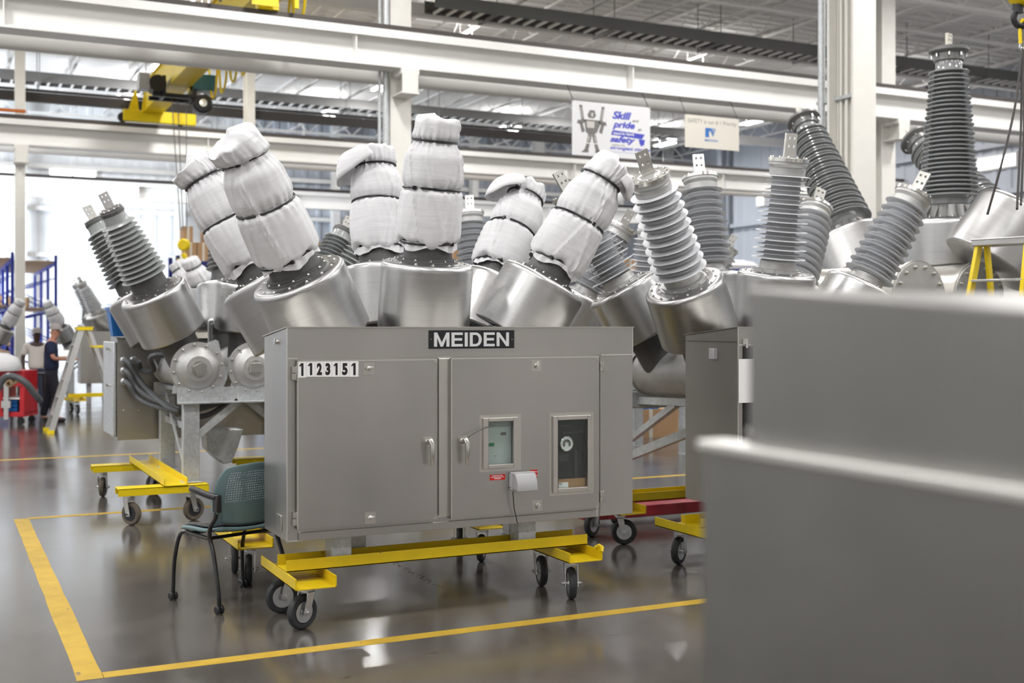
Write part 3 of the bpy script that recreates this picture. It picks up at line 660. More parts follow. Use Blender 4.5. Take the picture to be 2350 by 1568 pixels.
dolly('yellow dolly behind the teal chair, under covered breaker frame', 2.70, 7.98, 0, 1.93, angs=(-.25, -.2, -.6, -.4))
# ================================================================ SILVER MACHINE (right)
RX_, RY_ = 5.83, 7.72
rt, ri = breaker('six bushing breaker with bare pale grey sheds to the right of the numbered cabinet', RX_, RY_, 'silver', rot=(.45, .5, -.5, .6, .3, .3), caps=False, skip=True)
_b = lambda px, py: onX(px, py, 5.26) - Vector((RX_, RY_, 0))
part('side_brace', MB().bar(_b(1448, 1008), _b(1552, 928), .05, .05), M_['galv'], rt)
part('side_brace', MB().bar(_b(1446, 1047), _b(1600, 985), .05, .07), M_['galv'], rt)
part('side_rail', MB().bar(_b(1446, 918), _b(1680, 928), .06, .06), M_['galv'], rt)
dolly('yellow dolly carrying the frame of the breaker with bare grey sheds', 5.72, 8.09, 0, 2.1, angs=(1.1, -1.05, .3, .2))
dolly('bright yellow dolly under the cabinet at right, half hidden by blurred cabinet', 5.72, 6.85, 0, 2.1, m='yellow2', angs=(.3, -1.0 - PI * 0, 0, 0))
# ================================================================ LEFT MACHINE
LX_, LY_ = 2.57, 11.22
lt, li = breaker('dark collared breaker on galvanised frame at left with open tank ends', LX_, LY_, 'dark', rot=(.35, .4, .2, .3, .3, .3))
for tk in [c for c in lt.children if c.name.startswith('tank')]:
    ix = tk.matrix_basis.translation.x
    bm_ = cached('endbolt', lambda: MB().lathe([(.014, 0), (.014, .004), (.010, .004), (.010, .014), (.005, .016), (.005, .026), (0, .026)], 8, frame((0, 0, 0), (0, -1, 0))).mesh('bolt', None))
    for i in range(12):
        a = 2 * PI * (i + .3) / 12; link('bolt', bm_, M_['bolt'], tk, T(.212 * math.cos(a), -.62, .212 * math.sin(a)))
    rot = RY(math.radians(-25 if ix < -.1 else 0))
    link('vent_cap', cached('ventcap', lambda: MB().lathe([(.072, 0), (.072, .008), (0, .009)], 8, frame((0, -.683, 0), (0, -1, 0))).prism([(-.045, .0), (.045, .0), (.04, .035), (-.04, .035)], -.05, .05, Matrix(((0, 0, 1, 0), (0, -1, 0, -.69), (1, 0, 0, 0), (0, 0, 0, 1)))).mesh('vent_cap', 20)), M_['bolt'], tk, rot)
    br = MB().prism([(.02, .20), (.16, .255), (.185, .24), (.235, .02), (.275, -.0), (.26, -.10), (.22, -.19), (-.22, -.22), (-.20, -.12), (-.23, .0), (-.12, .2)], .0, .008, Matrix(((1, 0, 0, 0), (0, 0, -1, -.598), (0, 1, 0, 0), (0, 0, 0, 1))))
    part('mounting_plate', br, M_['galv'], tk)
# conduits from cabinet to tanks
cabY = LY_ + .56
# ================================================================ CABINETS
def cab_shell(t, w, d, z0, z1, drop, mt='sheet', overhang=.012):
    """front at y=0, back at y=d, roof slopes down to the back; x from -w/2"""
    h = w / 2
    part('body', MB().prism([(0, z0), (d, z0), (d, z1 - drop - .006), (0, z1 - .006)], -h, h, Matrix(((0, 0, 1, 0), (1, 0, 0, 0), (0, 1, 0, 0), (0, 0, 0, 1)))), M_[mt], t, ang=None, bev=.003)
    part('roof', MB().prism([(-overhang, z1 - .005), (-overhang, z1), (d + .02, z1 - drop), (d + .02, z1 - drop - .005)], -h - .008, h + .008, Matrix(((0, 0, 1, 0), (1, 0, 0, 0), (0, 1, 0, 0), (0, 0, 0, 1)))), M_['sheet2'], t, ang=None)
CX0, CX1, CY, CD, CZ0, CZ1 = 1.742, 3.992, 6.43, .50, .503, 1.70
ct = thing('control_cabinet', 'big brushed metal control cabinet with black nameplate and number stickers', 'cabinet', ((CX0 + CX1) / 2, CY, 0))
cxm = (CX0 + CX1) / 2
cab_shell(ct, CX1 - CX0, CD, CZ0, CZ1, .055)
def L2(px, py, off=0):     # pixel on the cabinet front -> local x, z
    p = onY(px, py, CY - off); return p[0] - cxm, p[2]
def pl(name, px0, py0, px1, py1, d0, d1, m, parent=None, bev=0, o=0, ang=35, label=None):
    a = L2(px0, py1, o); b = L2(px1, py0, o)
    return part(name, MB().box(a[0], b[0], -d1, -d0, a[1], b[1]), M_[m], ct if parent is None else parent, bev=bev, ang=ang, label=label)
# top fascia and lower skirt sit slightly proud, welded edges bright
za = L2(683, 822)[1]; xl, xr = CX0 - cxm, CX1 - cxm
part('fascia', MB().box(xl, xr, -.004, 0, za, CZ1 - .004), M_['sheet'], ct, ang=None, bev=.001)
part('weld_seam', MB().box(xl - .002, xl + .004, -.006, 0, CZ0, CZ1).box(xr - .004, xr + .003, -.006, 0, za, CZ1).box(xl, xl + .06, -.007, 0, za - .006, za).box(L2(1378, 822)[0], xr + .008, -.010, 0, za - .008, za).box(xl, xl + .09, -.006, 0, CZ0 - .002, CZ0 + .004)
     .box(L2(1003, 826)[0], L2(1034, 826)[0], -.008, 0, za - .012, za - .004).box(L2(1003, 826)[0], L2(1034, 826)[0], -.008, 0, L2(1003, 1186)[1] - .002, L2(1003, 1186)[1] + .01)
     .box(L2(1367, 1170)[0], L2(1367, 1170)[0] + .009, -.008, 0, CZ0, CZ0 + .055).box(L2(684, 1170)[0], L2(684, 1170)[0] + .012, -.007, 0, CZ0, CZ0 + .055), M_['weld'], ct, ang=None)
part('side_panel', MB().box(L2(1376, 900)[0], xr, -.006, 0, CZ0 + .002, za - .008), M_['sheet'], ct, ang=None, bev=.002)
part('centre_post', MB().box(L2(1005, 900)[0], L2(1031, 900)[0], -.014, 0, L2(1005, 1184)[1], za - .012), M_['sheet2'], ct, ang=None, bev=.003)
part('skirt', MB().box(L2(684, 1200)[0], L2(1367, 1180)[0], -.010, 0, CZ0, CZ0 + .045), M_['sheet'], ct, ang=None, bev=.002)
dep = .040
def cdoor(pxa, pya, pxb, pyb, holes=()):
    a = L2(pxa, pyb[0], dep); z1 = L2(pxa, pya, dep)[1]; z0 = L2(pxa, pyb[0], dep)[1]; b = L2(pxb, 900, dep)
    x0, x1 = a[0], b[0]; mb = MB(); f0, f1 = -dep, -dep + .004
    xs = [x0] + [v for h in holes for v in (h[0], h[1])] + [x1]
    for i in range(len(xs) - 1):
        if i % 2 == 0: mb.box(xs[i], xs[i + 1], f0, f1, z0, z1)
        else:
            h = holes[i // 2]; mb.box(xs[i], xs[i + 1], f0, f1, z0, h[2]).box(xs[i], xs[i + 1], f0, f1, h[3], z1)
    t = .004
    mb.box(x0, x1, f1, -.008, z0, z0 + t).box(x0, x1, f1, -.008, z1 - t, z1).box(x0, x0 + t, f1, -.008, z0, z1).box(x1 - t, x1, f1, -.008, z0, z1)
    bm = bmesh.new(); me = mb.mesh('door', None); 
    return link('door', me, M_['sheet'], ct), x0, x1, z0, z1
d1, dx0, dx1, dz0, dz1 = cdoor(683, 829, 1003, (1216,))
def hole(px0, py0, px1, py1):
    a = L2(px0, py1, dep); b = L2(px1, py0, dep); return (a[0], b[0], a[1], b[1])
h1 = hole(1119, 966, 1176, 1067); h2 = hole(1278, 962, 1346, 1121)
d2, ex0, ex1, ez0, ez1 = cdoor(1036, 823, 1375, (1191,), (h1, h2))
for dd, (a, b, c, e) in ((d1, (dx0, dx1, dz0, dz1)), (d2, (ex0, ex1, ez0, ez1))):
    part('edge_bead', MB().box(a, b, -dep - .002, -dep + .004, e - .004, e + .002).box(a - .002, a + .003, -dep - .002, -dep + .004, c, e), M_['weld'], dd, ang=None)
    s = .028
    part('corner_weld', MB().prism([(b - s, c), (b, c), (b, c + s)], dep, dep + .0012, Matrix(((1, 0, 0, 0), (0, 0, -1, 0), (0, 1, 0, 0), (0, 0, 0, 1)))).prism([(b - s, e), (b, e), (b, e - s)], dep, dep + .0012, Matrix(((1, 0, 0, 0), (0, 0, -1, 0), (0, 1, 0, 0), (0, 0, 0, 1)))), M_['sheet2'], dd, ang=None)
def hinge(px, py0, py1):
    a = L2(px, py1, .02); b = L2(px, py0, .02)
    part('hinge', MB().box(a[0] - .014, a[0] + .012, -.030, -.003, a[1], (a[1] + b[1]) / 2 - .002).box(a[0] - .012, a[0] + .008, -.028, -.003, (a[1] + b[1]) / 2 + .002, b[1]).cyl((a[0] + .010, -.030, a[1] - .004), (a[0] + .010, -.030, b[1] + .004), .005, n=8), M_['sheet2'], ct, bev=.001)
hinge(675, 842, 872); hinge(677, 1176, 1206); hinge(1380, 832, 852); hinge(1380, 1128, 1152)
def wingnut(px, py, dd, rot=0):
    a = L2(px, py, dep); M = T(a[0], -dep, a[1]) @ RX(PI / 2) @ RZ(rot)
    part('latch', MB().lathe([(.013, 0), (.013, .006), (.009, .008), (.009, .014)], 16, M).box(-.022, .022, -.004, .004, .012, .020, M).box(-.010, .010, -.006, .006, .010, .028, M), M_['bolt'], dd, bev=.0015)
    s = .032; part('rub_mark', MB().box(a[0] - s, a[0] + s, -dep - .0006, -dep, a[1] - s * 1.1, a[1] + s), M_['sheet2'], dd, ang=None, label='paler polished square behind the latch')
wingnut(847, 845, d1, .15); wingnut(850, 1188, d1, .2); wingnut(1231, 838, d2, 1.45); wingnut(1233, 1160, d2, 1.5)
def handle(px, py, dd):
    a = L2(px, py, dep); x, z = a
    mb = MB().lathe([(.017, 0), (.017, .012), (.012, .02), (.012, .045)], 20, T(x, -dep, z) @ RX(PI / 2))
    mb.tube([(x - .004, -dep - .03, z + .010), (x, -dep - .052, z + .010), (x + .006, -dep - .060, z - .01), (x + .009, -dep - .058, z - .07), (x + .009, -dep - .052, z - .128), (x + .009, -dep - .050, z - .135)], [.013, .016, .016, .013, .010, .006], 12)
    part('handle', mb, M_['bolt'], dd); s = .03
    part('rub_mark', MB().box(x - s, x + s, -dep - .0006, -dep, z - s, z + s), M_['sheet2'], dd, ang=None)
handle(981, 1014, d1); handle(1061, 1012, d2)
def wframe(px0, py0, px1, py1, h, dd):
    a = L2(px0, py1, dep); b = L2(px1, py0, dep); y0, y1 = -dep - .016, -dep
    part('window_frame', MB().box(a[0], h[0], y0, y1, a[1], b[1]).box(h[1], b[0], y0, y1, a[1], b[1]).box(h[0], h[1], y0, y1, a[1], h[2]).box(h[0], h[1], y0, y1, h[3], b[1]), M_['sheet2'], dd, ang=None, bev=.003)
    part('window_pane', MB().box(h[0] - .004, h[1] + .004, -dep - .006, -dep - .003, h[2] - .004, h[3] + .004), M_['glass'], dd, ang=None)
    m = .018; part('rub_mark', MB().box(a[0] - m, a[0] + .01, -dep - .0006, -dep, a[1] - m, b[1] + m).box(b[0] - .01, b[0] + m * 1.4, -dep - .0006, -dep, a[1] - m, b[1] + m).box(a[0] + .01, b[0] - .01, -dep - .0006, -dep, a[1] - m, a[1] + .01).box(a[0] + .01, b[0] - .01, -dep - .0006, -dep, b[1] - .01, b[1] + m), M_['sheet2'], dd, ang=None, label='paler sanded border around the window')
wframe(1107, 957, 1187, 1077, h1, d2); wframe(1267, 952, 1354, 1132, h2, d2)
# carve-outs cannot be seen behind the door, so the equipment sits just behind the glass, in front of the body
part('gauge_panel', MB().box(h1[0] - .006, h1[1] + .006, -.012, -.001, h1[2] - .006, h1[3] + .006), M_['panelw'], ct, ang=None)
gx, gz = h1[0], h1[3]; wq = h1[1] - h1[0]; hq = h1[3] - h1[2]
gp = ct
part('slot', MB().box(gx + .002, gx + wq * .10, -.014, -.012, gz - hq * .38, gz), M_['dark'], gp, ang=None)
part('indicator', MB().box(gx + wq * .13, gx + wq * .34, -.015, -.012, gz - hq * .58, gz - hq * .51), M_['green'], gp, ang=None, label='small green indicator flag')
part('small_plate', MB().box(gx + wq * .6, gx + wq * .82, -.014, -.012, gz - hq * .34, gz - hq * .27), M_['inkgrey'], gp, ang=None)
part('small_plate', MB().box(gx, gx + wq * .11, -.014, -.012, gz - hq * .89, gz - hq * .8), M_['dark'], gp, ang=None)
for (u, v) in ((.36, .05), (.38, .8)): part('screw', MB().lathe([(.006, 0), (.006, .003), (.003, .005), (0, .005)], 10, T(gx + wq * u, -.012, gz - hq * v) @ RX(PI / 2)), M_['bolt'], gp)
part('dark_bay', MB().box(h2[0] - .006, h2[1] + .006, -.006, -.001, h2[2] - .006, h2[3] + .006), M_['dark'], ct, ang=None)
gq = L2(1301, 1019, .02)
ga = part('pressure_gauge', MB().lathe([(.047, 0), (.047, .012), (.044, .014), (.044, .010), (.0, .010)], 40, T(gq[0], -.008, gq[1]) @ RX(PI / 2)), M_['bolt'], ct)
part('dial', MB().lathe([(.041, .0105), (.0, .0108)], 40, T(gq[0], -.008, gq[1]) @ RX(PI / 2)), M_['paper'], ga)
part('dial_scale', MB().lathe([(.012, .0112), (.029, .0112)], 28, T(gq[0], -.008, gq[1]) @ RX(PI / 2), a0=-.75, a1=PI + .75, closed=False), M_['inkgrey'], ga, ang=None)
part('needle', MB().bar((gq[0], -.0197, gq[1]), (gq[0] + .012, -.0197, gq[1] + .022), .003, .001), M_['ink'], ga, ang=None)
for (a_, b_, c_, e_) in ((1290, 990, 1343, 996), (1318, 1035, 1325, 1100), (1330, 980, 1333, 1070), (1281, 1044, 1305, 1060), (1283, 975, 1310, 980)):
    p = L2(a_, e_, .01); q = L2(b_ * 0 + c_, b_, .01); part('dim_bracket', MB().box(p[0], min(q[0], h2[1]), -.012, -.006, p[1], q[1]), M_['dim'], ct, ang=None)
bb = L2(1280, 1121, .02); be = L2(1344, 1097, .02)
cb = tag(part('cardboard_box', MB().box(bb[0] + .001 + cxm, h2[1] + cxm, CY - .026, CY - .008, bb[1] + .0, be[1]), M_['cardl'], ang=None), 'small brown box with white label behind the tall cabinet window', 'box')
part('box_label', MB().box(bb[0] + .003 + cxm, bb[0] + .07 + cxm, CY - .0268, CY - .026, bb[1] + .003, bb[1] + .035), M_['paper'], cb, ang=None)
text('lettering', 'asco', M_['ink'], cb, (bb[0] + .005 + cxm, CY - .027, bb[1] + .024), .022, .007, .02)
# red labels and grey flip cover
def redlab(px0, py0, px1, py1, s):
    a = L2(px0, py1, dep); b = L2(px1, py0, dep); l_ = part('warning_label', MB().box(a[0], b[0], -dep - .0012, -dep, a[1], b[1]), M_['redlabel'], d2, ang=None, label='small red label with white capitals')
    w = b[0] - a[0]; h = b[1] - a[1]; rows = s.split('\n')
    for i, r in enumerate(rows):
        ww = w * min(.86, .12 * len(r)); text('lettering', r, M_['paper'], ct, (a[0] + (w - ww) / 2, -dep - .0012, b[1] - h * (.30 + .28 * i)), ww, h * .19, .02)
redlab(1124, 1088, 1159, 1103, 'MANUAL\nEMERGENCY\nTRIP')
a = L2(1216, 1097, dep); b = L2(1233, 1078, dep)
part('warning_label', MB().box(a[0], b[0], -dep - .0012, -dep, a[1], b[1]), M_['redlabel'], d2, ang=None)
for i, r in enumerate(('PUSH', 'TO', 'TRIP')):
    ww = (b[0] - a[0]) * .22 * len(r); hh = b[1] - a[1]; text('lettering', r, M_['paper'], ct, ((a[0] + b[0] - ww) / 2 + .004, -dep - .0012, b[1] - hh * (.34 + .26 * i)), ww, hh * .15, .02)
a = L2(1164, 1131, dep); b = L2(1219, 1081, dep); w_ = b[0] - a[0]; h_ = b[1] - a[1]
tc_ = part('trip_cover', MB().box(a[0] + .01, b[0] - .02, -dep - .035, -dep, a[1] + h_ * .25, b[1] - .008), M_['greyp'], d2, bev=.006, label='grey plastic flip cover over the trip button')
part('flip_lid', MB().prism([(-dep - .03, b[1]), (-dep - .07, b[1] - .008), (-dep - .095, b[1] - .05), (-dep - .10, b[1] - .085), (-dep - .098, a[1] + .012), (-dep - .03, a[1] + .03)], a[0] + .022, b[0] - .004, Matrix(((0, 0, 1, 0), (1, 0, 0, 0), (0, 1, 0, 0), (0, 0, 0, 1)))), M_['greyp'], tc_, bev=.006)
part('lid_rim', MB().box(a[0] + .014, b[0] - .002, -dep - .052, -dep - .03, b[1] - .012, b[1] + .003).box(a[0] + .012, a[0] + .03, -dep - .045, -dep - .01, a[1] + .02, b[1] + .002), M_['greyp'], tc_, bev=.003)
# nameplate
pn = pl('nameplate', 984, 758, 1180, 801, .004, .008, 'label_black', o=.006, ang=None, label='black nameplate with silver capitals')
a = L2(996, 796, .008); b = L2(1168, 763, .008)
def letters(word, m, parent, x0, z0, w, h, y, th=.0006):
    U = {'M': (1.0, [[(0, 0), (.2, 0), (.2, 1), (0, 1)], [(.8, 0), (1, 0), (1, 1), (.8, 1)], [(.2, 1), (.2, .62), (.42, 0), (.58, 0), (.5, .30)], [(.8, 1), (.8, .62), (.58, 0), (.5, .30)]]),
         'E': (.74, [[(0, 0), (.27, 0), (.27, 1), (0, 1)], [(.27, 0), (1, 0), (1, .18), (.27, .18)], [(.27, .42), (.94, .42), (.94, .60), (.27, .60)], [(.27, .82), (1, .82), (1, 1), (.27, 1)]]),
         'I': (.20, [[(0, 0), (1, 0), (1, 1), (0, 1)]]),
         'N': (.84, [[(0, 0), (.23, 0), (.23, 1), (0, 1)], [(.77, 0), (1, 0), (1, 1), (.77, 1)], [(.23, 1), (.23, .68), (.77, 0), (.77, .32)]])}
    import itertools
    o_ = [(0, 0), (.48, 0)] + [(.5 + .5 * math.cos(t), .5 + .5 * math.sin(t)) for t in [(-PI / 2 + PI * k / 14) for k in range(1, 14)]] + [(.48, 1), (0, 1)]
    ws = {k: v[0] for k, v in U.items()}; ws['D'] = .80; gap = .13; tot = sum(ws[c] for c in word) + gap * (len(word) - 1); sx = w / tot; x = x0
    QQ = Matrix(((1, 0, 0, 0), (0, 0, -1, 0), (0, 1, 0, 0), (0, 0, 0, 1)))
    for c in word:
        mb = MB(); cw = ws[c] * sx
        if c == 'D':
            n = len(o_); inn = [(.25 + (u - .0) * .0 + max(0, u) * .50, .18 + v * .64) for u, v in o_]; vs = []
            for (u, v) in o_ + inn: vs.append((x + u * cw, -y - th, z0 + v * h))
            mb.add(vs, [(k, (k + 1) % n, n + (k + 1) % n, n + k) for k in range(n)])
        else:
            for pg in U[c][1]: mb.prism([(x + u * cw, z0 + v * h) for u, v in pg], y, y + th, QQ)
        part('letter', mb, M_[m], parent, ang=None); x += cw + gap * sx
letters('MEIDEN', 'letter', pn, a[0], a[1], b[0] - a[0], b[1] - a[1], .008)
for px in (989, 1175): q = L2(px, 779, .008); part('rivet', MB().lathe([(.004, 0), (.003, .002), (0, .003)], 8, T(q[0], -.008, q[1]) @ RX(PI / 2)), M_['bolt'], pn)
# number stickers
edges = [683, 703, 723, 743, 762, 781, 802, 823]; digs = '1123151'
for i, dg in enumerate(digs):
    a = L2(edges[i], 865 if i else 867, dep); b = L2(edges[i + 1] - .6, 829, dep)
    st = part('number_sticker', MB().box(a[0], b[0], -dep - .0016, -dep - .0006, a[1], b[1]), M_['paper'], d1, ang=None)
    w = b[0] - a[0]; h = b[1] - a[1]; k = .27 if dg == '1' else .62
    if dg == '1':
        x = a[0] + w * .42; zb = a[1] + h * .10; tt = MB().box(x, x + w * .26, -dep - .0022, -dep - .0016, zb, zb + h * .78)
        tt.prism([(x, zb + h * .78), (x, zb + h * .62), (x - w * .22, zb + h * .56), (x - w * .22, zb + h * .65)], dep + .0016, dep + .0022, Matrix(((1, 0, 0, 0), (0, 0, -1, 0), (0, 1, 0, 0), (0, 0, 0, 1))))
        part('numeral', tt, M_['ink'], ct, ang=None)
    else: text('numeral', dg, M_['ink'], ct, (a[0] + w * .19, -dep - .0016, a[1] + h * .10), w * k, h * .78, .055)
# side bits on the left wall
def onL(px, py): p = onX(px, py, CX0); return p[1] - CY, p[2]
q = onL(637, 785); part('side_latch', MB().lathe([(.012, 0), (.012, .008), (.008, .01), (.008, .018)], 12, T(xl, q[0], q[1]) @ RY(-PI / 2)).box(xl - .02, xl - .012, q[0] - .01, q[0] + .018, q[1] - .016, q[1] + .016), M_['bolt'], ct, bev=.001)
a = onL(648, 1228); b = onL(637, 1190); part('side_plate', MB().box(xl - .008, xl, min(a[0], b[0]), max(a[0], b[0]), .545, .635), M_['sheet2'], ct, bev=.002)
# wires
p0 = L2(1072, 1005, .09); p1 = L2(1141, 975, .06); tag(part('wire', MB().tube([(cxm + v[0], v[1], v[2]) for v in smooth_path([(p0[0], CY - .09, p0[1]), ((p0[0] + p1[0]) / 2 - .01, CY - .075, (p0[1] + p1[1]) / 2 + .008), (p1[0], CY - .058, p1[1])])], .0022, 6), M_['black']), 'thin black wire looped from right door handle to the small window', 'wire')
p0 = L2(1177, 1128, .08); p1 = L2(1186, 1201, .05); part('pull_cord', MB().tube([(p0[0], -.08, p0[1]), (p0[0] + .012, -.07, (p0[1] + p1[1]) / 2), (p1[0] + .002, -.055, p1[1])], .0028, 6), M_['black'], tc_)
bs = MB()
for px in (720, 850, 890, 932, 973): q = L2(px, 1225); bs.lathe([(.007, 0), (.007, -.008), (0, -.009)], 8, T(q[0], .03, CZ0))
part('underside_bolts', bs, M_['bolt'], ct, kind='stuff')
# support posts standing in the dolly rail
for (x0, x1) in ((2.022, 2.142), (3.215, 3.335)):
    part('support_post', MB().box(x0 - cxm, x1 - cxm, .07, .19, .334, CZ0), M_['galv'], ct, bev=.004)
# ---------------- silver breaker's cabinet
c2x0 = 4.70; c2 = thing('control_cabinet', 'metal cabinet with small grey box on its side, between numbered cabinet and blurred cabinet', 'cabinet', (c2x0 + 1.13, 6.27, 0))
cab_shell(c2, 2.26, .60, .50, 1.70, .055)
part('fascia', MB().box(-1.13, 1.13, -.004, 0, 1.585, 1.696), M_['sheet'], c2, ang=None)
part('weld_seam', MB().box(-1.132, -1.126, -.006, 0, .5, 1.7).box(-1.132, -.9, -.008, 0, 1.578, 1.585), M_['weld'], c2, ang=None)
part('side_cap', MB().box(-1.137, -1.13, .0, .61, 1.60, 1.602), M_['dark'], c2, ang=None)
part('door', MB().box(-1.03, -.05, -.04, -.006, .58, 1.57), M_['sheet'], c2, bev=.003)
part('door', MB().box(.0, 1.05, -.04, -.006, .58, 1.57), M_['sheet'], c2, bev=.003)
part('door_gap', MB().box(-1.09, -1.03, -.003, -.001, .58, 1.57), M_['dark'], c2, ang=None)
part('hinge', MB().box(-1.10, -1.06, -.02, -.003, 1.585, 1.62).cyl((-1.07, -.02, 1.56), (-1.07, -.02, 1.62), .008, n=8), M_['bolt'], c2)
a = onX(1632, 824, c2x0); b = onX(1647, 800, c2x0)
part('side_box', MB().box(-1.165, -1.13, b[1] - 6.27, b[1] - 6.27 + .055, a[2], b[2]), M_['greyp'], c2, bev=.004, label='small grey plastic box on cabinet side')
a = onY(1694, 925, 6.23); b = onY(1712, 824, 6.23)
tag(part('document', MB().box(a[0], a[0] + .22, 6.223, 6.225, a[2], b[2]), M_['paper'], ang=None), 'white paper sheet hanging on the cabinet door beside the blurred cabinet', 'paper')
for x in (4.98, 6.17): part('support_post', MB().box(x - 5.83, x + .12 - 5.83, .24, .36, .334, .5), M_['galv'], c2, bev=.004)
# ---------------- left breaker's cabinet, seen from its back
c3 = thing('control_cabinet', 'metal cabinet seen from its plain riveted back behind the galvanised frame', 'cabinet', (2.70, 12.50, 0), PI)
cab_shell(c3, 2.26, .50, .59, 1.64, .055)
c3d = part('side_door', MB().box(1.135, 1.165, -.30, .48, .62, 1.55), M_['galv'], c3, bev=.01, label='pale side door at a grazing angle')
for z in (1.48, 1.12): part('latch', MB().cyl((1.165, .25, z), (1.20, .25, z), .014, n=10).box(1.185, 1.20, .18, .27, z - .015, z + .015), M_['bolt'], c3d)
rv = MB()
for (x, z) in ((1.07, .88), (.93, .88), (.72, .84), (.66, .84), (.64, .96), (.62, 1.02), (.55, .66), (.62, .66), (.56, .72)): rv.lathe([(.010, 0), (.008, .003), (0, .004)], 8, T(x, .50, z) @ RX(-PI / 2))
part('rivets', rv, M_['bolt'], c3, kind='stuff')
for k, (px, py) in enumerate(((284, 827), (284, 851), (285, 876), (306, 826))):
    p = onY(px, py, 11.99); M = T(p[0], 12.0, p[2]) @ RX(PI / 2); 
    cf = MB().lathe([(.034, 0), (.034, .02), (.028, .024), (.028, .05), (.022, .06)], 16, M)
    tag(part('conduit_fitting', cf, M_['rim']), ('upper left', 'middle left', 'lower left', 'upper right')[k] + ' pale conduit fitting on the riveted cabinet back', 'fitting')
    tgt = [at(395, 940, 10.75), at(400, 935, 10.8), at(405, 945, 10.9), at(352, 850, 11.2)][k]
    mid = [at(330, 885, 11.3), at(325, 900, 11.3), at(325, 920, 11.3), at(325, 850, 11.4)][k]
    e2 = [at(440, 938, 10.95), at(450, 940, 11.0), at(470, 955, 11.1), at(360, 815, 11.0)][k]
    pts = smooth_path([(p[0], 11.98, p[2]), (p[0] + .02, 11.80, p[2] - .02), tuple(mid), tuple(tgt), tuple(e2), (2.6, 11.5, 1.0 if k < 3 else 1.3)], 8)
    tag(part('flexible_conduit', MB().tube(pts, .026, 10), M_['hose']), ('dark flexible conduit curving from the upper left fitting', 'dark flexible conduit curving from the middle left fitting', 'lowest dark flexible conduit sweeping under the tanks', 'short dark conduit rising behind the tilted housing')[k], 'conduit')
tag(part('conduit_elbow', MB().tube(smooth_path([tuple(at(482, 800, 11.0)), tuple(at(482, 750, 11.0)), tuple(at(483, 738, 11.0)), tuple(at(490, 736, 11.0))], 5), .022, 10), M_['rim']), 'silver conduit elbow standing between the two left housings', 'conduit')
# blue bin standing on that cabinet
bx = at(281, 760, 12.0)
bin_ = MB().prism([(-.10, -.12), (.10, -.12), (.10, .12), (-.10, .12)], 0, .0)
p0 = onY(268, 776, 12.0); zt = onY(268, 706, 12.0)[2]; zb = 1.605
tb = thing('bin', 'blue plastic bin standing on the cabinet behind the left housings', 'bin', (p0[0] + .05, 12.02, zb))
part('tub', MB().lathe([(.0, .0), (.13, .0), (.185, zt - zb - .02), (.178, zt - zb - .02), (.125, .01), (0, .01)], 4, RZ(PI / 4 + .0)), M_['blue'], tb, ang=20); part('rim', MB().lathe([(.18, zt - zb - .025), (.20, zt - zb - .025), (.20, zt - zb), (.18, zt - zb)], 4, RZ(PI / 4)), M_['blue'], tb, ang=20)
# dollies under the left breaker
dolly('bright yellow dolly with tan wheels under the left galvanised frame', 1.73, 11.42, PI / 2, 2.05, m='yellow2', tyre='tan', flip=True, angs=(.35, -.9, 2.2, 1.2), cw=.2, spread=.52)
dolly('bright yellow dolly under the right side of the galvanised frame', 3.14, 11.42, PI / 2, 2.05, m='yellow2', tyre='tan', flip=True, angs=(.6, .9, 1.2, 1.2), cw=.2, spread=.52)
sp_ = [onY(px, py, 11.4) for px, py in ((470, 985), (560, 985), (545, 1030), (532, 1062), (514, 1066), (492, 1050), (474, 1030))]
tag(part('metal_shroud', MB().prism([(p[0], p[2]) for p in sp_], -11.62, -11.4, Matrix(((1, 0, 0, 0), (0, 0, -1, 0), (0, 1, 0, 0), (0, 0, 0, 1)))), M_['galv'], ang=None, bev=.01), 'grey bent metal shroud hanging under the galvanised frame', 'shroud')
# ================================================================ FOREGROUND CABINET
fc = thing('control_cabinet', 'out of focus metal cabinet filling the right foreground', 'cabinet', (0, 0, 0))
xA, yA = .905, 1.185; xB, yB = .877, 1.245
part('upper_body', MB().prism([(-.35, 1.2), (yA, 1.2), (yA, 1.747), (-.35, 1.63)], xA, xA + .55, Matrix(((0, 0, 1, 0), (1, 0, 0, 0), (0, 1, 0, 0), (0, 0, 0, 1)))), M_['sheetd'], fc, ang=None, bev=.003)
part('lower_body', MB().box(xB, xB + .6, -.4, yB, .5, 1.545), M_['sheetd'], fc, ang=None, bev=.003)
part('ledge', MB().box(xB - .006, xB + .04, -.4, yB + .004, 1.543, 1.556), M_['weld'], fc, ang=None, bev=.003)
part('latch', MB().box(xB + .05, xB + .085, yB - .04, yB - .025, 1.560, 1.570).cyl((xB + .06, yB - .03, 1.57), (xB + .06, yB - .03, 1.585), .006, n=12).box(xB + .05, xB + .085, yB - .04, yB - .03, 1.583, 1.594), M_['bolt'], fc, bev=.003)
for x in (.98, 1.38):
    part('leg', MB().box(x - .04, x + .04, .9, .98, 0, .5), M_['galv'], fc); part('leg', MB().box(x - .04, x + .04, -.3, -.22, 0, .5), M_['galv'], fc)
# ================================================================ CHAIR
ch = thing('chair', 'teal plastic stacking chair with black arms beside the numbered cabinet', 'chair', (1.64, 7.33, 0), math.atan2(.345, .94) * 1.0)
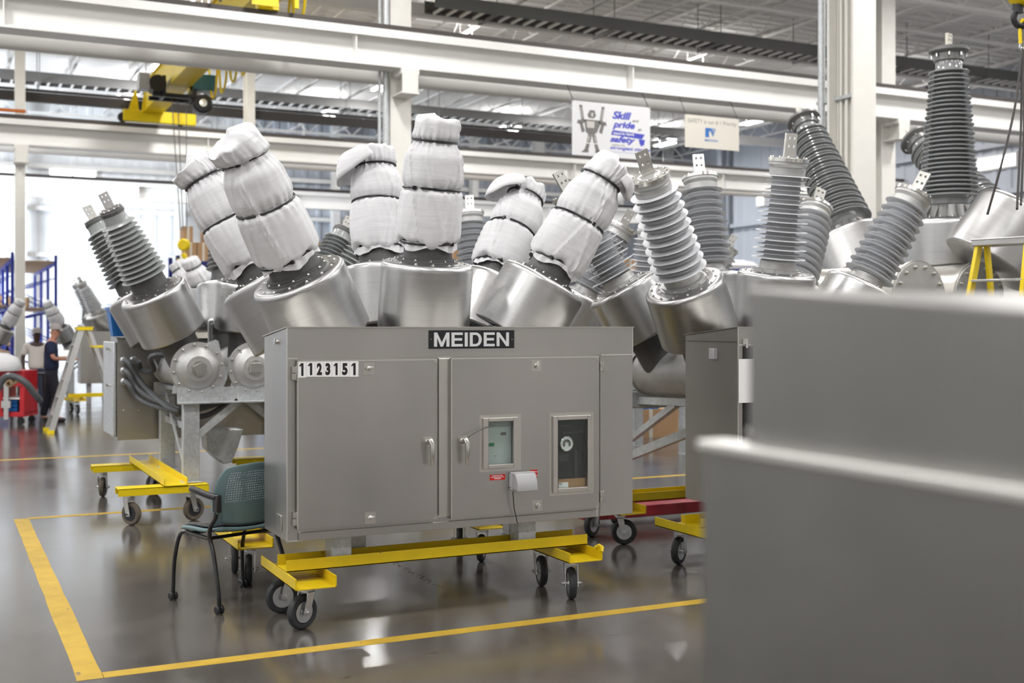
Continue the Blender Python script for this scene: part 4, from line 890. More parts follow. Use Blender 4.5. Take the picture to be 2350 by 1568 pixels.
# local: +y forward (away from camera), +x to the chair's right... legs at measured floor points
def loc(p): M = ch.matrix_basis if False else (T(1.64, 7.33, 0) @ RZ(ch.rotation_euler.z)); return M.inverted() @ Vector((p[0], p[1], p[2] if len(p) > 2 else 0))
fl = loc(gr(397, 1378)); rl = loc(gr(503, 1411)); fr_ = Vector((-fl.x, fl.y, 0)); rr_ = Vector((-rl.x, rl.y, 0))
sw = .225
for s, (f, r) in ((-1, (fl, rl)), (1, (fr_, rr_))):
    xk = s * sw
    fr = MB().tube(smooth_path([(f.x, f.y, .06), (f.x * .97, f.y - .005, .25), (xk * 1.06, f.y - .05, .40), (xk, f.y - .10, .435), (xk, f.y - .18, .43), (xk, r.y + .16, .425)], 7), .0125, 10)
    part('leg', fr, M_['blackmetal'], ch)
    rr = MB().tube(smooth_path([(r.x, r.y, .06), (r.x, r.y + .01, .14), (xk * 1.05, r.y + .09, .34), (xk * 1.05, r.y + .13, .43), (xk * 1.12, r.y + .10, .50), (xk * 1.14, r.y + .035, .57), (xk * 1.12, r.y + .03, .66)], 7), .0135, 10)
    part('leg', rr, M_['blackmetal'], ch)
    part('arm_bracket', MB().box(xk * 1.12 - .016, xk * 1.12 + .016, r.y + .0, r.y + .055, .60, .705), M_['blackmetal'], ch, bev=.006)
    part('armrest', MB().tube(smooth_path([(xk * 1.12, r.y + .03, .685), (xk * 1.16, r.y + .12, .695), (xk * 1.16, r.y + .24, .71), (xk * 1.10, r.y + .31, .71), (xk * 1.04, r.y + .33, .705)], 6), .020, 12), M_['black'], ch)
    for p in (f, r):
        for q in (-.014, .014): part('castor', MB().lathe([(.0, -.010), (.02, -.010), (.028, -.004), (.028, .004), (.02, .010), (0, .010)], 20, frame((p.x + q, p.y, .029), (1, 0, 0))).cyl((p.x + q * .2, p.y, .03), (p.x, p.y, .075), .009, n=8), M_['black'], ch)
part('cross_bar', MB().cyl((-sw, rl.y + .16, .425), (sw, rl.y + .16, .425), .011, n=8).cyl((-sw, fl.y - .12, .425), (sw, fl.y - .12, .425), .011, n=8), M_['blackmetal'], ch)
def seat(zo, inset, th, m, name):
    n, k = 22, 16; vs = []; fs = []
    for j in range(k + 1):
        v = j / k * 2 - 1
        for i in range(n + 1):
            u = i / n * 2 - 1; x = (.235 - inset) * u * (1 - .10 * v * v * abs(v)); y = (.24 - inset) * v * (1 - .05 * u * u) + .01
            z = .462 + zo + .018 * u * u + (.03 * v ** 2 if v < 0 else -.018 * v ** 3); vs.append((x, y, z))
    for j in range(k):
        for i in range(n): fs.append((j * (n + 1) + i, j * (n + 1) + i + 1, (j + 1) * (n + 1) + i + 1, (j + 1) * (n + 1) + i))
    o = part(name, MB().add(vs, fs), M_[m], ch, ang=60); so = o.modifiers.new('t', 'SOLIDIFY'); so.thickness = th; so.offset = 1 if zo > 0 else -1; return o
seat(0, 0, .022, 'teal', 'seat'); seat(.004, .022, .014, 'vinyl', 'seat_pad')
def backrest():
    nu, nv = 34, 26; vs = []; fs = []; ids = {}
    def Sf(u, v):       # u -1..1 across, v 0..1 up
        wd = .235 * (1 - .0 * v) * (1 if v < .55 else math.sqrt(max(.02, 1 - ((v - .55) / .62) ** 2.4)) ) * (.90 + .10 * min(1, v * 3))
        x = wd * u; y = -.215 - .07 * v + .085 * (u * u) * (wd / .235) ; z = .505 + .375 * v - .02 * u * u * v; return (x, y, z)
    def V(u, v):
        k = (round(u, 4), round(v, 4))
        if k not in ids: ids[k] = len(vs); vs.append(Sf(u, v))
        return ids[k]
    for j in range(nv):
        for i in range(nu):
            u0, u1 = i / nu * 2 - 1, (i + 1) / nu * 2 - 1; v0, v1 = j / nv, (j + 1) / nv; a, b, c, d = V(u0, v0), V(u1, v0), V(u1, v1), V(u0, v1); um, vm = (u0 + u1) / 2, (v0 + v1) / 2
            if abs(um) < .74 and .38 < vm < .88 and abs(um) < 1.15 - .45 * vm:
                du, dv = (u1 - u0) * .36, (v1 - v0) * .36; e, f, g, h = V(um, vm - dv), V(um + du, vm), V(um, vm + dv), V(um - du, vm)
                fs += [(a, b, e), (b, f, e), (b, c, f), (c, g, f), (c, d, g), (d, h, g), (d, a, h), (a, e, h)]
            else: fs.append((a, b, c, d))
    return MB().add(vs, fs)
bk = part('backrest', backrest(), M_['teal'], ch, ang=60); so = bk.modifiers.new('t', 'SOLIDIFY'); so.thickness = .006
for s in (-1, 1): part('back_clip', MB().box(s * .245 - .02, s * .245 + .008, rl.y + .01, rl.y + .075, .59, .70), M_['teal'], ch, bev=.008)
# ================================================================ BACKGROUND MACHINES
b1, i1 = breaker('breaker mostly hidden behind the right-leaning cover, pale sheds showing', 5.35, 11.45, 'silver', caps=False, pads=True)
b2, i2 = breaker('breaker far behind bare pale sheds, only a leaning bushing and housing visible', 8.4, 13.7, 'silver', caps=False, zf=0)
b3, i3 = breaker('breaker with dark ridged bushing seen between the white covers', 5.6, 14.6, 'dark', caps=False, zf=0)
b4, i4 = breaker('breaker with white covered bushings beyond the left dark breaker', 5.0, 20.3, 'wrap', caps=False, pads=False, zf=0)
for k, nm in ((0, 'small white cover leaning left, beyond the left dark breaker'), (1, 'small white cover upright, hidden beyond covered breaker'), (3, 'small white cover behind the leaning one beyond left dark breaker')): cover(nm, b4, i4[k], 30 + k, rz=k, detail=True)
b5, i5 = breaker('distant breaker with pale ridged bushing leaning left above the stepladder', 4.15, 28.9, 'plain', caps=False, zf=0)
c5 = thing('control_cabinet', 'plain grey cabinet behind the aluminium stepladder', 'cabinet', (4.0, 27.3, 0)); cab_shell(c5, 2.4, .6, .45, 1.6, .03); 
for x in (-1, 1): part('leg', MB().box(x - .05, x + .05, .2, .3, 0, .45), M_['galv'], c5)
b6, i6 = breaker('distant small breaker at the far left with white covered bushings', .75, 31.6, 'wrap', sc=.83, caps=False, pads=False, zf=0)
cover('distant white cover leaning right above the red tool cart', b6, i6[2], 41, rz=0)
b7, i7 = breaker('distant breaker behind the two people, white cover leaning left', 3.55, 32.6, 'wrap', sc=.83, caps=False, pads=False, zf=0)
cover('distant white cover leaning left above the person in navy shirt', b7, i7[0], 42, rz=1)
dolly('distant dolly with dark wheels behind the stepladder', 3.2, 24.6, .2, 1.9, m='yellow2')
dolly('far yellow dolly end peeking out beside the numbered cabinet', 5.5, 11.45, 0, 2.0, m='yellow2', angs=(.4, .5, .2, .3))
# ================================================================ HIGH VOLTAGE BREAKER
hv = thing('high_voltage_breaker', 'largest breaker with tall grey porcelain bushing at upper right', 'circuit breaker', (9.65, 9.2, 0))
def hvins():
    pr = [(.21, .16), (.21, .22)]; n = 29; z0, z1 = .24, 1.60; p = (z1 - z0) / n
    for i in range(n):
        t = i / (n - 1); rs = .315 - .11 * t; c = .235 - .095 * t; z = z0 + p * (i + .5)
        if i % 2: rs -= .012
        pr += [(c, z - p * .45), (c + .006, z - .016), (rs - .006, z - .018), (rs + .001, z - .012), (rs + .001, z - .004), (rs - .006, z + .001), (c + .008, z + .014)]
    return MB().lathe(pr + [(.135, z1 + .01), (.135, z1 + .09)], 56).mesh('insulator', 40)
def hvbush(base, d, sc=1.0):
    M = frame(base, d) @ Matrix.Scale(sc, 4); o = link('insulator', cached('hvi', hvins), M_['hvp'], hv, M)
    link('skirt', cached('hvs', lambda: MB().lathe([(.33, 0), (.33, .015), (.30, .02), (.25, .15), (.22, .165)], 48).mesh('skirt', 30)), M_['hvm'], o)
    def ribs_():
        mb = MB()
        for i in range(18):
            a = 2 * PI * i / 18; mb.prism([(.24, .16), (.36, .015), (.28, .015)], -.006, .006, RZ(a) @ Matrix(((1, 0, 0, 0), (0, 0, 1, 0), (0, 1, 0, 0), (0, 0, 0, 1))))
        return mb.mesh('rib', None)
    link('skirt_ribs', cached('hvr', ribs_), M_['hvm'], o, kind='stuff')
    link('skirt_bolts', cached('hvbt', lambda: ring_bolts(18, .335, .012, .012, .02, .5).mesh('bolts', None)), M_['bolt'], o, kind='stuff')
    link('top_flange', cached('hvt', lambda: MB().lathe([(.14, 1.68), (.155, 1.69), (.155, 1.76), (.20, 1.785), (.205, 1.79), (.205, 1.815), (.19, 1.82), (.19, 1.83), (.12, 1.84), (0, 1.845)], 48).mesh('top_flange', 30)), M_['hvm'], o)
    link('flange_bolts', cached('hvfb', lambda: ring_bolts(8, .17, 1.755, .010, -.03).mesh('bolts', None)), M_['bolt'], o, kind='stuff')
    link('terminal_pad', cached('hvpad', lambda: pad_mesh(.10, .14, .03)), M_['sign'], o, T(0, 0, 1.845) @ RZ(.3))
    return o
def hvcan(base, d, h=.50):
    M = frame(base, d); link('transformer_housing', cached('hvcan%.2f' % h, lambda: MB().lathe([(.2, -h), (.45, -h), (.465, -h + .003), (.475, -h + .015), (.475, -h + .025), (.475, -.07), (.475, -.055), (.470, -.035), (.458, -.015), (.44, -.003), (.42, 0), (.40, 0), (0, 0)], 72).mesh('housing', 50)), M_['can'], hv, M)
hvcan((0, 0, 2.83), (0, 0, 1)); hvbush((0, 0, 2.83), (0, 0, 1), 1.0)
pL0 = at(1955, 552, 14.0) - Vector((9.65, 9.2, 0)); pL1 = at(1842, 272, 14.95) - Vector((9.65, 9.2, 0)); dL = (pL1 - pL0); hvcan(pL0, dL.normalized(), .55); hvbush(pL0, dL.normalized(), dL.length / 1.84)
pR0 = at(2300, 530, 14.3) - Vector((9.65, 9.2, 0)); pR1 = at(2098, 318, 15.6) - Vector((9.65, 9.2, 0)); dR = (pR1 - pR0); hvcan(pR0, dR.normalized(), .55); hvbush(pR0, dR.normalized(), dR.length / 1.84)
hvcan(at(2352, 492, 11.6) - Vector((9.65, 9.2, 0)), Vector((.50, -.28, .82)).normalized(), .62)
for k, (px, py) in enumerate(((2108, 680), (2246, 680))):
    c = onY(px, py, 8.35) - Vector((9.65, 9.2, 0)); o = part('tank', MB().lathe([(.34, 0), (.34, .03), (.315, .03), (.315, 1.3)], 56, frame(c, (0, 1, 0))), M_['sheet2'], hv)
    part('end_cover', MB().lathe([(.325, 0), (.325, .018), (0, .019)], 56, frame(c, (0, -1, 0))), M_['cast'], o)
    for i in range(14): link('bolt', cached('hvbolt', lambda: MB().lathe([(.022, 0), (.022, .004), (.015, .005), (.015, .02), (.007, .022), (.007, .03), (0, .03)], 8, frame((0, 0, 0), (0, -1, 0))).mesh('bolt', None)), M_['bolt'], o, T(c[0] + .28 * math.cos(2 * PI * i / 14), c[1] - .019, c[2] + .28 * math.sin(2 * PI * i / 14)))
part('base_tank', MB().lathe([(.0, 0), (.38, .0), (.42, .06), (.42, 2.5), (.38, 2.56), (0, 2.56)], 48, frame((-1.3, .35, 1.75), (1, 0, 0))), M_['sheet2'], hv)
part('rear_tank', MB().lathe([(.0, 0), (.40, .0), (.42, .06), (.42, 3.2), (0, 3.26)], 48, frame((.4, .6, 1.9), (0, 1, 0))), M_['sheet2'], hv)
part('base_frame', MB().box(-1.2, -1.05, .2, .5, 0, 1.4).box(1.0, 1.15, .2, .5, 0, 1.4).box(-1.3, 1.3, .15, .55, 1.25, 1.38).box(.2, .6, 3.2, 3.5, 0, 1.6), M_['galv'], hv)
# another ordinary breaker at the far right edge

# ================================================================ LADDERS
def ladder(label, M, h, n, rail, cap, base_w=.58, top_w=.34, spread=.95, steps='silver', shelf=False, name='stepladder', capm='silver', lean=.5):
    t = thing(name, label, 'ladder'); t.matrix_basis = M
    f = -spread * lean; r = spread * (1 - lean)
    for s in (-1, 1):
        part('front_rail', MB().bar((s * base_w / 2, f, .0), (s * top_w / 2, -.05, h - .03), .03, .085, up=(0, 1, 0)), M_[rail], t)
        part('rear_rail', MB().bar((s * (base_w / 2 - .03), r, .0), (s * (top_w / 2 - .01), .06, h - .03), .03, .06, up=(0, 1, 0)), M_[rail], t)
        part('foot', MB().box(s * base_w / 2 - .03, s * base_w / 2 + .03, f - .06, f + .05, 0, .05), M_['yellow2'] if rail == 'silver' else M_['black'], t)
    for i in range(1, n + 1):
        k = i / (n + 1); z = h * k; w = base_w + (top_w - base_w) * k; y = f + (-.05 - f) * k
        part('step', MB().box(-w / 2, w / 2, y - .04, y + .05, z - .02, z), M_[steps], t, bev=.003)
    for k in (.3, .62):
        w = base_w + (top_w - base_w) * k - .04; y = r + (.06 - r) * k; part('rear_bar', MB().box(-w / 2, w / 2, y - .015, y + .015, h * k - .02, h * k + .02), M_[steps], t)
    part('top_cap', MB().box(-top_w / 2 - .04, top_w / 2 + .04, -.12, .12, h - .06, h).box(-top_w / 2 - .045, top_w / 2 + .045, -.13, .13, h - .012, h), M_[capm], t, bev=.006)
    if shelf: part('shelf', MB().box(-.2, .2, .12, .42, h * .80, h * .80 + .03), M_['yellow2'], t)
    return t
g = at(192, 750, 19.2)
ladder('aluminium stepladder with yellow top cap beside the person in navy', T(g[0], g[1], 0) @ RZ(-TH - math.radians(90 - 27)) , 1.70, 5, 'silver', None, spread=1.15, shelf=True, capm='yellow2', lean=.46)
g = at(2290, 545, 9.9); ly = ladder('yellow fibreglass stepladder with grey cap in front of the large tank ends', T(g[0] + .12, g[1] + .02, 0) @ RZ(-TH + math.radians(-48)), 2.45, 6, 'yellow2', None, spread=1.45, top_w=.42, base_w=.62, lean=.52)
q = ly.matrix_basis
# ================================================================ HOOKS AND SLINGS
hk = thing('crane_hook', 'black hook with yellow block and yellow shackle at top right edge', 'hook', tuple(at(2345, 100, 10.6)))
hp = hk.location.copy()
def rel(px, py, f=10.6): return at(px, py, f) - hp
part('block', MB().lathe([(.02, 0), (.16, .02), (.18, .08), (.16, .16), (.02, .18)], 28, T(*rel(2348, -28)) @ RX(PI / 2) @ T(0, 0, -.09)), M_['yellow2'], hk)
part('swivel', MB().cyl(rel(2336, 30), rel(2336, -20), .05, n=16), M_['black'], hk)
part('hook', MB().tube(smooth_path([rel(2336, 20), rel(2330, 28), rel(2327, 42), rel(2334, 56), rel(2346, 60), rel(2356, 52), rel(2358, 40)], 6), [.03] * 30 + [.026] * 7, 12), M_['black'], hk)
part('shackle', MB().tube(smooth_path([rel(2342, 100), rel(2341, 80), rel(2341, 58), rel(2347, 46), rel(2354, 58), rel(2355, 80), rel(2354, 100)], 6), .016, 10), M_['yellow2'], hk)
part('thimble', MB().tube(smooth_path([rel(2342, 98), rel(2341, 108), rel(2346, 114), rel(2352, 108), rel(2353, 98)], 5), .012, 8), M_['bolt'], hk)
tag(part('rope_sling', MB().tube(smooth_path([tuple(at(2346, 112, 10.6)), tuple(at(2330, 240, 10.0)), tuple(at(2300, 370, 9.6)), tuple(at(2266, 492, 9.5))], 6), .010, 7), M_['traydark']), 'dark sling running slantwise down to the large housing', 'sling')
tag(part('rope_sling', MB().tube([tuple(at(2347, 112, 10.6)), tuple(at(2343, 300, 9.8)), tuple(at(2334, 480, 9.3))], .010, 7), M_['traydark']), 'dark sling hanging nearly straight from the shackle', 'sling')
tag(part('rope_sling', MB().tube([tuple(at(2350, 112, 10.6)), tuple(at(2350, 300, 10.0)), tuple(at(2343, 470, 9.6))], .010, 7), M_['traydark']), 'dark sling at the very edge of the picture', 'sling')
h2_ = thing('crane_hook', 'yellow hook block hanging beyond the left dark breaker', 'hook', tuple(at(418, 575, 30.5))); hp2 = h2_.location.copy()
r2 = lambda px, py: at(px, py, 30.5) - hp2
part('block', MB().lathe([(0, -.07), (.12, -.07), (.16, -.04), (.16, .04), (.12, .07), (0, .07)], 28, frame(r2(422, 562), (SN, CS, 0))), M_['yellow2'], h2_)
part('hook', MB().tube(smooth_path([r2(420, 582), r2(424, 590), r2(422, 600), r2(413, 601), r2(411, 594)], 6), [.07] * 12 + [.055] * 13, 12), M_['yellow2'], h2_)
# ================================================================ BRIDGE CRANE
cr = thing('bridge_crane', 'yellow bridge crane with hoist spanning between the two crane beams', 'crane', (5.15, BY[0], 0)); Ls = BY[1] - BY[0]
zr = ZB1 + .15
part('girder', MB().box(-.20, .20, 0, Ls, zr + .30, zr + 1.02).box(-.25, .25, 0, Ls, zr + 1.02, zr + 1.05).box(-.25, .25, 0, Ls, zr + .28, zr + .305), M_['yellow2'], cr, ang=None)
for y, nm in ((0, 'a'), (Ls, 'b')):
    if nm == 'a':
        e = part('end_truck', MB().box(-.25, .55, -.11, .11, zr + .30, zr + .38).box(-.25, .1, -.11, .11, zr + .0, zr + .30), M_['yellow2'], cr)
        part('end_plate', MB().prism([(-.41, zr + .0), (.06, zr + .0), (-.06, zr + .75), (-.36, zr + .75)], -.02, .0, Matrix(((1, 0, 0, 0), (0, 0, 1, -.28), (0, 1, 0, 0), (0, 0, 0, 1)))), M_['yellow2'], e, ang=None)
        part('guard_post', MB().box(.33, .40, -.3, -.22, zr + .02, zr + .9), M_['yellow2'], e); part('guard_bar', MB().box(.05, .40, -.3, -.26, zr + .52, zr + .56), M_['black'], e)
        part('control_box', MB().box(-1.02, -.82, -.3, -.1, zr + .25, zr + .6), M_['greyp'], e, bev=.01); part('box_stand', MB().box(-.95, -.91, -.3, -.26, zr - .02, zr + .25), M_['black'], e)
        continue
    e = part('end_truck', MB().box(-.75, 1.15, y - .12, y + .12, zr + .03, zr + .34), M_['yellow2'], cr, bev=.02)
    for x in (-.75, .75): part('truck_wheel', MB().cyl((x, y - .05, zr + .13), (x, y + .05, zr + .13), .13, n=20), M_['black'], e)
    part('gusset', MB().prism([(-.28, zr + .3), (.28, zr + .3), (.20, zr + 1.05), (-.20, zr + 1.05)], -.05, .05, Matrix(((1, 0, 0, 0), (0, 0, 1, y - .14), (0, 1, 0, 0), (0, 0, 0, 1)))), M_['yellow2'], e, ang=None)
    part('mast', MB().prism([(-.62, zr + .3), (-.34, zr + .3), (-.40, zr + .85), (-.46, zr + .85)], -.03, .03, Matrix(((1, 0, 0, 0), (0, 0, 1, y - .05), (0, 1, 0, 0), (0, 0, 0, 1)))), M_['yellow2'], e, ang=None)
hy = 8.6
ho = part('hoist', MB().box(-.62, .62, hy - .05, hy + .05, zr - .0, zr + .10).box(-.62, .62, hy + .5, hy + .6, zr, zr + .10).box(-.40, -.32, hy - .1, hy + .6, zr, zr + .5).box(.30, .40, hy - .1, hy + .6, zr, zr + .45), M_['black'], cr, bev=.01)
part('motor', MB().lathe([(0, 0), (.2, 0), (.24, .04), (.24, .42), (.16, .5), (0, .5)], 24, frame((.50, hy - .3, zr - .12), (0, 1, 0))), M_['black'], ho)
part('motor_face', MB().lathe([(.09, 0), (.09, -.03), (0, -.035)], 20, frame((.50, hy - .3, zr - .12), (0, 1, 0))), M_['bolt'], ho)
part('control_box', MB().box(.30, .85, hy - .15, hy + .3, zr + .22, zr + .60), mat('hoist_blue', (.01, .09, .16), .4), ho, bev=.01, label='dark blue hoist control box')
part('drum', MB().lathe([(0, 0), (.2, 0), (.2, .5), (0, .5)], 24, frame((-.52, hy - .2, zr + .28), (0, 1, 0))), M_['black'], ho)
part('junction_box', MB().box(-.95, -.70, hy - .2, hy + .2, zr + .12, zr + .50), M_['greyp'], ho, bev=.01)
rp = MB()
for dx in (-.12, .02, .22): rp.cyl((dx, hy + .3, zr), (dx * .4 + .1, hy + .1, 4.0), .012, n=5)
part('hoist_rope', rp, M_['tray'], ho, kind='stuff')
fs_ = []; y = hy + .2
for i in range(9):
    y0 = hy - i * 1.05; fs_ += [(.72, y0 + .1, zr + .85), (.72, y0 - .15, zr + .15 - (i % 2) * .1), (.72, y0 - .45, zr + .0), (.72, y0 - .72, zr + .2)]
part('festoon_cable', MB().tube(smooth_path([p for p in fs_ if p[1] > .2], 5), .028, 8), M_['yellow2'], cr)
part('festoon_rail', MB().box(.66, .72, .2, Ls - .3, zr + .86, zr + .90), M_['tray'], cr, ang=None)
tag(part('orange_bar', MB().box(-3, 2.0, BY[1] - .34, BY[1] - .28, zr - .0, zr + .08), mat('orange_paint', (.45, .12, .02), .5), ang=None), 'orange bar lying along the second crane beam at far left', 'bar')
# ================================================================ BANNERS
YB_ = 19.55
def quadY(px0, py0, px1, py1): a = onY(px0, py1, YB_); b = onY(px1, py0, YB_); return a, b
a = onY(1313, 362, YB_); b = onY(1492, 247, YB_); zt = onY(1313, 230, YB_)[2]; zb = onY(1313, 355, YB_)[2]; w = b[0] - a[0]; h = zt - zb; x0 = a[0]
bn = tag(part('banner', MB().box(x0, x0 + w, YB_, YB_ + .01, zb, zt), M_['banner'], ang=None), 'white safety banner with grey robot figure and blue slogan', 'banner')
def BX(u): return x0 + w * u
def BZ(v): return zt - h * v
def bt_(s, u, v, wu, hv_, m='inkblue', bold=.02, sh=.3): text('lettering', s, M_[m], bn, (BX(u), YB_, BZ(v)), w * wu, h * hv_, bold, sh)
bt_('Skill', .505, .275, .25, .15, bold=.045); bt_('and', .765, .305, .085, .055, 'inkgrey', .04); bt_('pride', .51, .475, .29, .17, bold=.045); bt_('go', .835, .475, .055, .055, 'inkgrey', .04)
part('stripe', MB().prism([(BX(.49), BZ(.575)), (BX(.89), BZ(.615)), (BX(.93), BZ(.52)), (BX(.51), BZ(.485))], -YB_ + .0, -YB_ + .002, Matrix(((1, 0, 0, 0), (0, 0, -1, 0), (0, 1, 0, 0), (0, 0, 0, 1)))), M_['inkblue'], bn, ang=None)
text('lettering', 'hand in hand,', M_['banner'], bn, (BX(.52), YB_ - .003, BZ(.57)), w * .27, h * .055, .04, .1)
bt_('safety', .475, .745, .33, .155, bold=.045); bt_('makes the', .50, .775, .17, .035, 'inkgrey', .02); bt_('strongest stance', .475, .865, .52, .08, bold=.03)
part('hand_mark', MB().prism([(BX(.85), BZ(.62)), (BX(.93), BZ(.62)), (BX(.92), BZ(.72)), (BX(.88), BZ(.75)), (BX(.86), BZ(.70))], -YB_, -YB_ + .002, Matrix(((1, 0, 0, 0), (0, 0, -1, 0), (0, 1, 0, 0), (0, 0, 0, 1)))), M_['inkblue'], bn, ang=None)
part('underline', MB().box(BX(.48), BX(.92), YB_ - .001, YB_, BZ(.895), BZ(.89)), M_['inkblue'], bn, ang=None)
# plain generic machine figure
fg = MB(); hlite = MB(); QM = Matrix(((1, 0, 0, 0), (0, 0, -1, 0), (0, 1, 0, 0), (0, 0, 0, 1)))
def fpoly(mb, pts, d=0): mb.prism([(BX(u), BZ(v)) for u, v in pts], -YB_ + d, -YB_ + d + .002, QM)
fpoly(fg, [(.22, .15), (.28, .15), (.30, .25), (.27, .30), (.21, .30), (.19, .25)])
fpoly(fg, [(.15, .33), (.33, .33), (.36, .38), (.31, .56), (.26, .62), (.20, .60), (.17, .56)])
for sx in (0, 1):
    def mx(p): return [((u if not sx else .495 - u), v) for u, v in p]
    fpoly(fg, mx([(.09, .10), (.125, .10), (.15, .34), (.115, .34)])); fpoly(fg, mx([(.085, .07), (.13, .07), (.125, .10), (.09, .10)]))
    fpoly(fg, mx([(.17, .33), (.15, .40), (.06, .42), (.07, .35)])); fpoly(fg, mx([(.09, .40), (.13, .40), (.16, .55), (.12, .58)]))
    fpoly(fg, mx([(.20, .60), (.245, .62), (.225, .76), (.18, .75)])); fpoly(fg, mx([(.18, .77), (.22, .78), (.20, .90), (.15, .90)])); fpoly(fg, mx([(.11, .94), (.15, .89), (.21, .90), (.20, .94)]))
part('figure', fg, M_['inkgrey'], bn, ang=None)
fpoly(hlite, [(.18, .36), (.28, .36), (.275, .48), (.185, .48)], .0025); fpoly(hlite, [(.235, .2), (.265, .2), (.26, .27), (.24, .27)], .0025); fpoly(hlite, [(.10, .12), (.11, .12), (.13, .32), (.122, .32)], .0025); fpoly(hlite, [(.385, .12), (.395, .12), (.37, .32), (.362, .32)], .0025)
fpoly(hlite, [(.205, .63), (.22, .635), (.205, .74), (.193, .74)], .0025); fpoly(hlite, [(.275, .635), (.288, .63), (.302, .74), (.29, .74)], .0025)
part('figure_highlight', hlite, M_['lightgrey'], bn, ang=None)
tz = zt
for q in (x0 + .03, x0 + w - .03): part('hanging_cord', MB().cyl((q, YB_, tz - .02), (q, YB_ + .25, ZB0), .008, n=5), M_['black'], bn)
a = onY(1572, 337, YB_); zt2 = onY(1572, 262, YB_)[2]; zb2 = a[2]; x2 = a[0]; w2 = onY(1696, 300, YB_)[0] - x2; h2b = zt2 - zb2
sn = tag(part('sign', MB().box(x2, x2 + w2, YB_, YB_ + .01, zb2, zt2), M_['sign'], ang=None), 'cream safety sign with blue emblem hanging under the crane beam', 'sign')
text('lettering', 'SAFETY is our # 1 Priority', M_['inkgrey'], sn, (x2 + w2 * .05, YB_, zt2 - h2b * .28), w2 * .9, h2b * .17, .0)
lx0, lz1, lw, lh = x2 + w2 * .37, zt2 - h2b * .36, w2 * .2, h2b * .29
lg = MB(); Q2 = lambda u, v: (lx0 + lw * u, lz1 - lh * v)
def lp(pts): lg.prism([Q2(u, v) for u, v in pts], -YB_, -YB_ + .003, QM)
lp([(0, 0), (.42, 0), (.42, .35), (.34, .35), (.34, 1), (0, 1)]); lp([(.42, 0), (.58, 0), (.80, .62), (.72, .9), (.42, .2)]); lp([(.64, 0), (.71, 0), (.87, .45), (.83, .55)]); lp([(.77, 0), (.82, 0), (.93, .3), (.90, .38)]); lp([(.88, 0), (.91, 0), (.98, .18), (.96, .24)])
part('emblem', lg, M_['logoblue'], sn, ang=None); text('lettering', 'MEIDEN', M_['logoblue'], sn, (x2 + w2 * .36, YB_, zt2 - h2b * .78), w2 * .24, h2b * .07, .02)
for q in (x2 + .03, x2 + w2 - .03): part('hanging_cord', MB().cyl((q, YB_, zt2 - .02), (q, YB_ + .25, ZB0), .006, n=5), M_['black'], sn)
# ================================================================ RACKS AND BOXES
def rack(label, x, y, w, d, h, bays, levels, M, group=None):
    t = thing('pallet_rack', label, 'rack', (x, y, 0)); t.matrix_basis = M
    up = cached('upr%.2f' % h, lambda: MB().box(-.05, .05, -.04, .04, 0, h).mesh('upright', None))
    for i in range(bays + 1):
        for yy in (0, d): link('upright', up, M_['rackblue'], t, T(i * w, yy, 0))
        mb = MB(); z = .3
        while z < h - .8: mb.bar((i * w, 0, z), (i * w, d, z + .6), .03, .03).bar((i * w, d, z + .6), (i * w, 0, z + .9), .03, .03); z += .95
        part('upright_brace', mb, M_['rackblue'], t, ang=None)
    for i in range(bays):
        for z in levels:
            part('beam', MB().box(i * w + .05, (i + 1) * w - .05, -.03, .03, z - .12, z).box(i * w + .05, (i + 1) * w - .05, d - .03, d + .03, z - .12, z), M_['rackblue'], t, ang=None)
            part('shelf', MB().box(i * w + .05, (i + 1) * w - .05, .03, d - .03, z - .03, z), M_['wood'], t, ang=None)
    return t
rp0 = at(128, 750, 34.0)
rack('tall blue pallet rack running away at the far left', 0, 0, 2.7, 1.15, 3.76, 3, (1.1, 2.25, 3.6), T(rp0[0], rp0[1], 0) @ RZ(PI / 2))
rp1 = at(28, 750, 32.3)
rack('blue pallet rack at the left frame edge behind the red cart', 0, 0, 2.7, .9, 3.75, 3, (1.0, 2.3, 3.6), T(rp1[0], rp1[1], 0) @ RZ(PI / 2))
rack('long low blue rack crossing the hall with cardboard boxes on top', 0, 0, 2.7, 1.1, 3.55, 9, (1.3, 3.42), T(5.6, 31.3, 0) @ RZ(0))
random.seed(8); kb = 0
def cbox(x, y, z, w, d, h, lab, a=0, grp=None, m='card', tape_=True):
    t = tag(part('cardboard_box', MB().box(-w / 2, w / 2, -d / 2, d / 2, 0, h), M_[m], None, T(x, y, z) @ RZ(a), ang=None), lab, 'box', grp)
    if tape_: part('packing_tape', MB().box(-.03, .03, -d / 2 - .002, d / 2 + .002, h * .0, h + .002), M_['sign'], t, ang=None)
    return t
for (pa, pb, hh, zz, lab) in ((424, 452, .50, 0, 'brown carton directly right of the yellow hook block on the long blue rack'), (452, 482, .50, 0, 'brown carton touching the left covers on the long blue rack'), (420, 444, .42, .5, 'brown carton stacked highest on the long blue rack near the hook block'),
        (468, 486, .42, .5, 'upper brown carton beside the leftmost white cover on the long rack'), (700, 722, .55, 0, 'brown carton between left cover and dark sheds on the long blue rack'), (726, 752, .62, 0, 'brown carton just above the dark ridged bushing on the long rack'),
        (1040, 1078, .5, 0, 'brown carton right of the upright cover above the nameplate'), (1080, 1112, .42, 0, 'low brown carton left of the hooded right cover'), (1432, 1462, .4, 0, 'brown carton on the rack left of the front bare bushing'), (1464, 1500, .3, 0, 'flat brown carton behind the front bare bushing')):
    qa = onY(pa, 600, 31.5); qb = onY(pb, 600, 31.5); cbox((qa[0] + qb[0]) / 2, 31.75, 3.42 + zz, qb[0] - qa[0] - .02, .5, hh, lab, grp='boxes on the long rack')
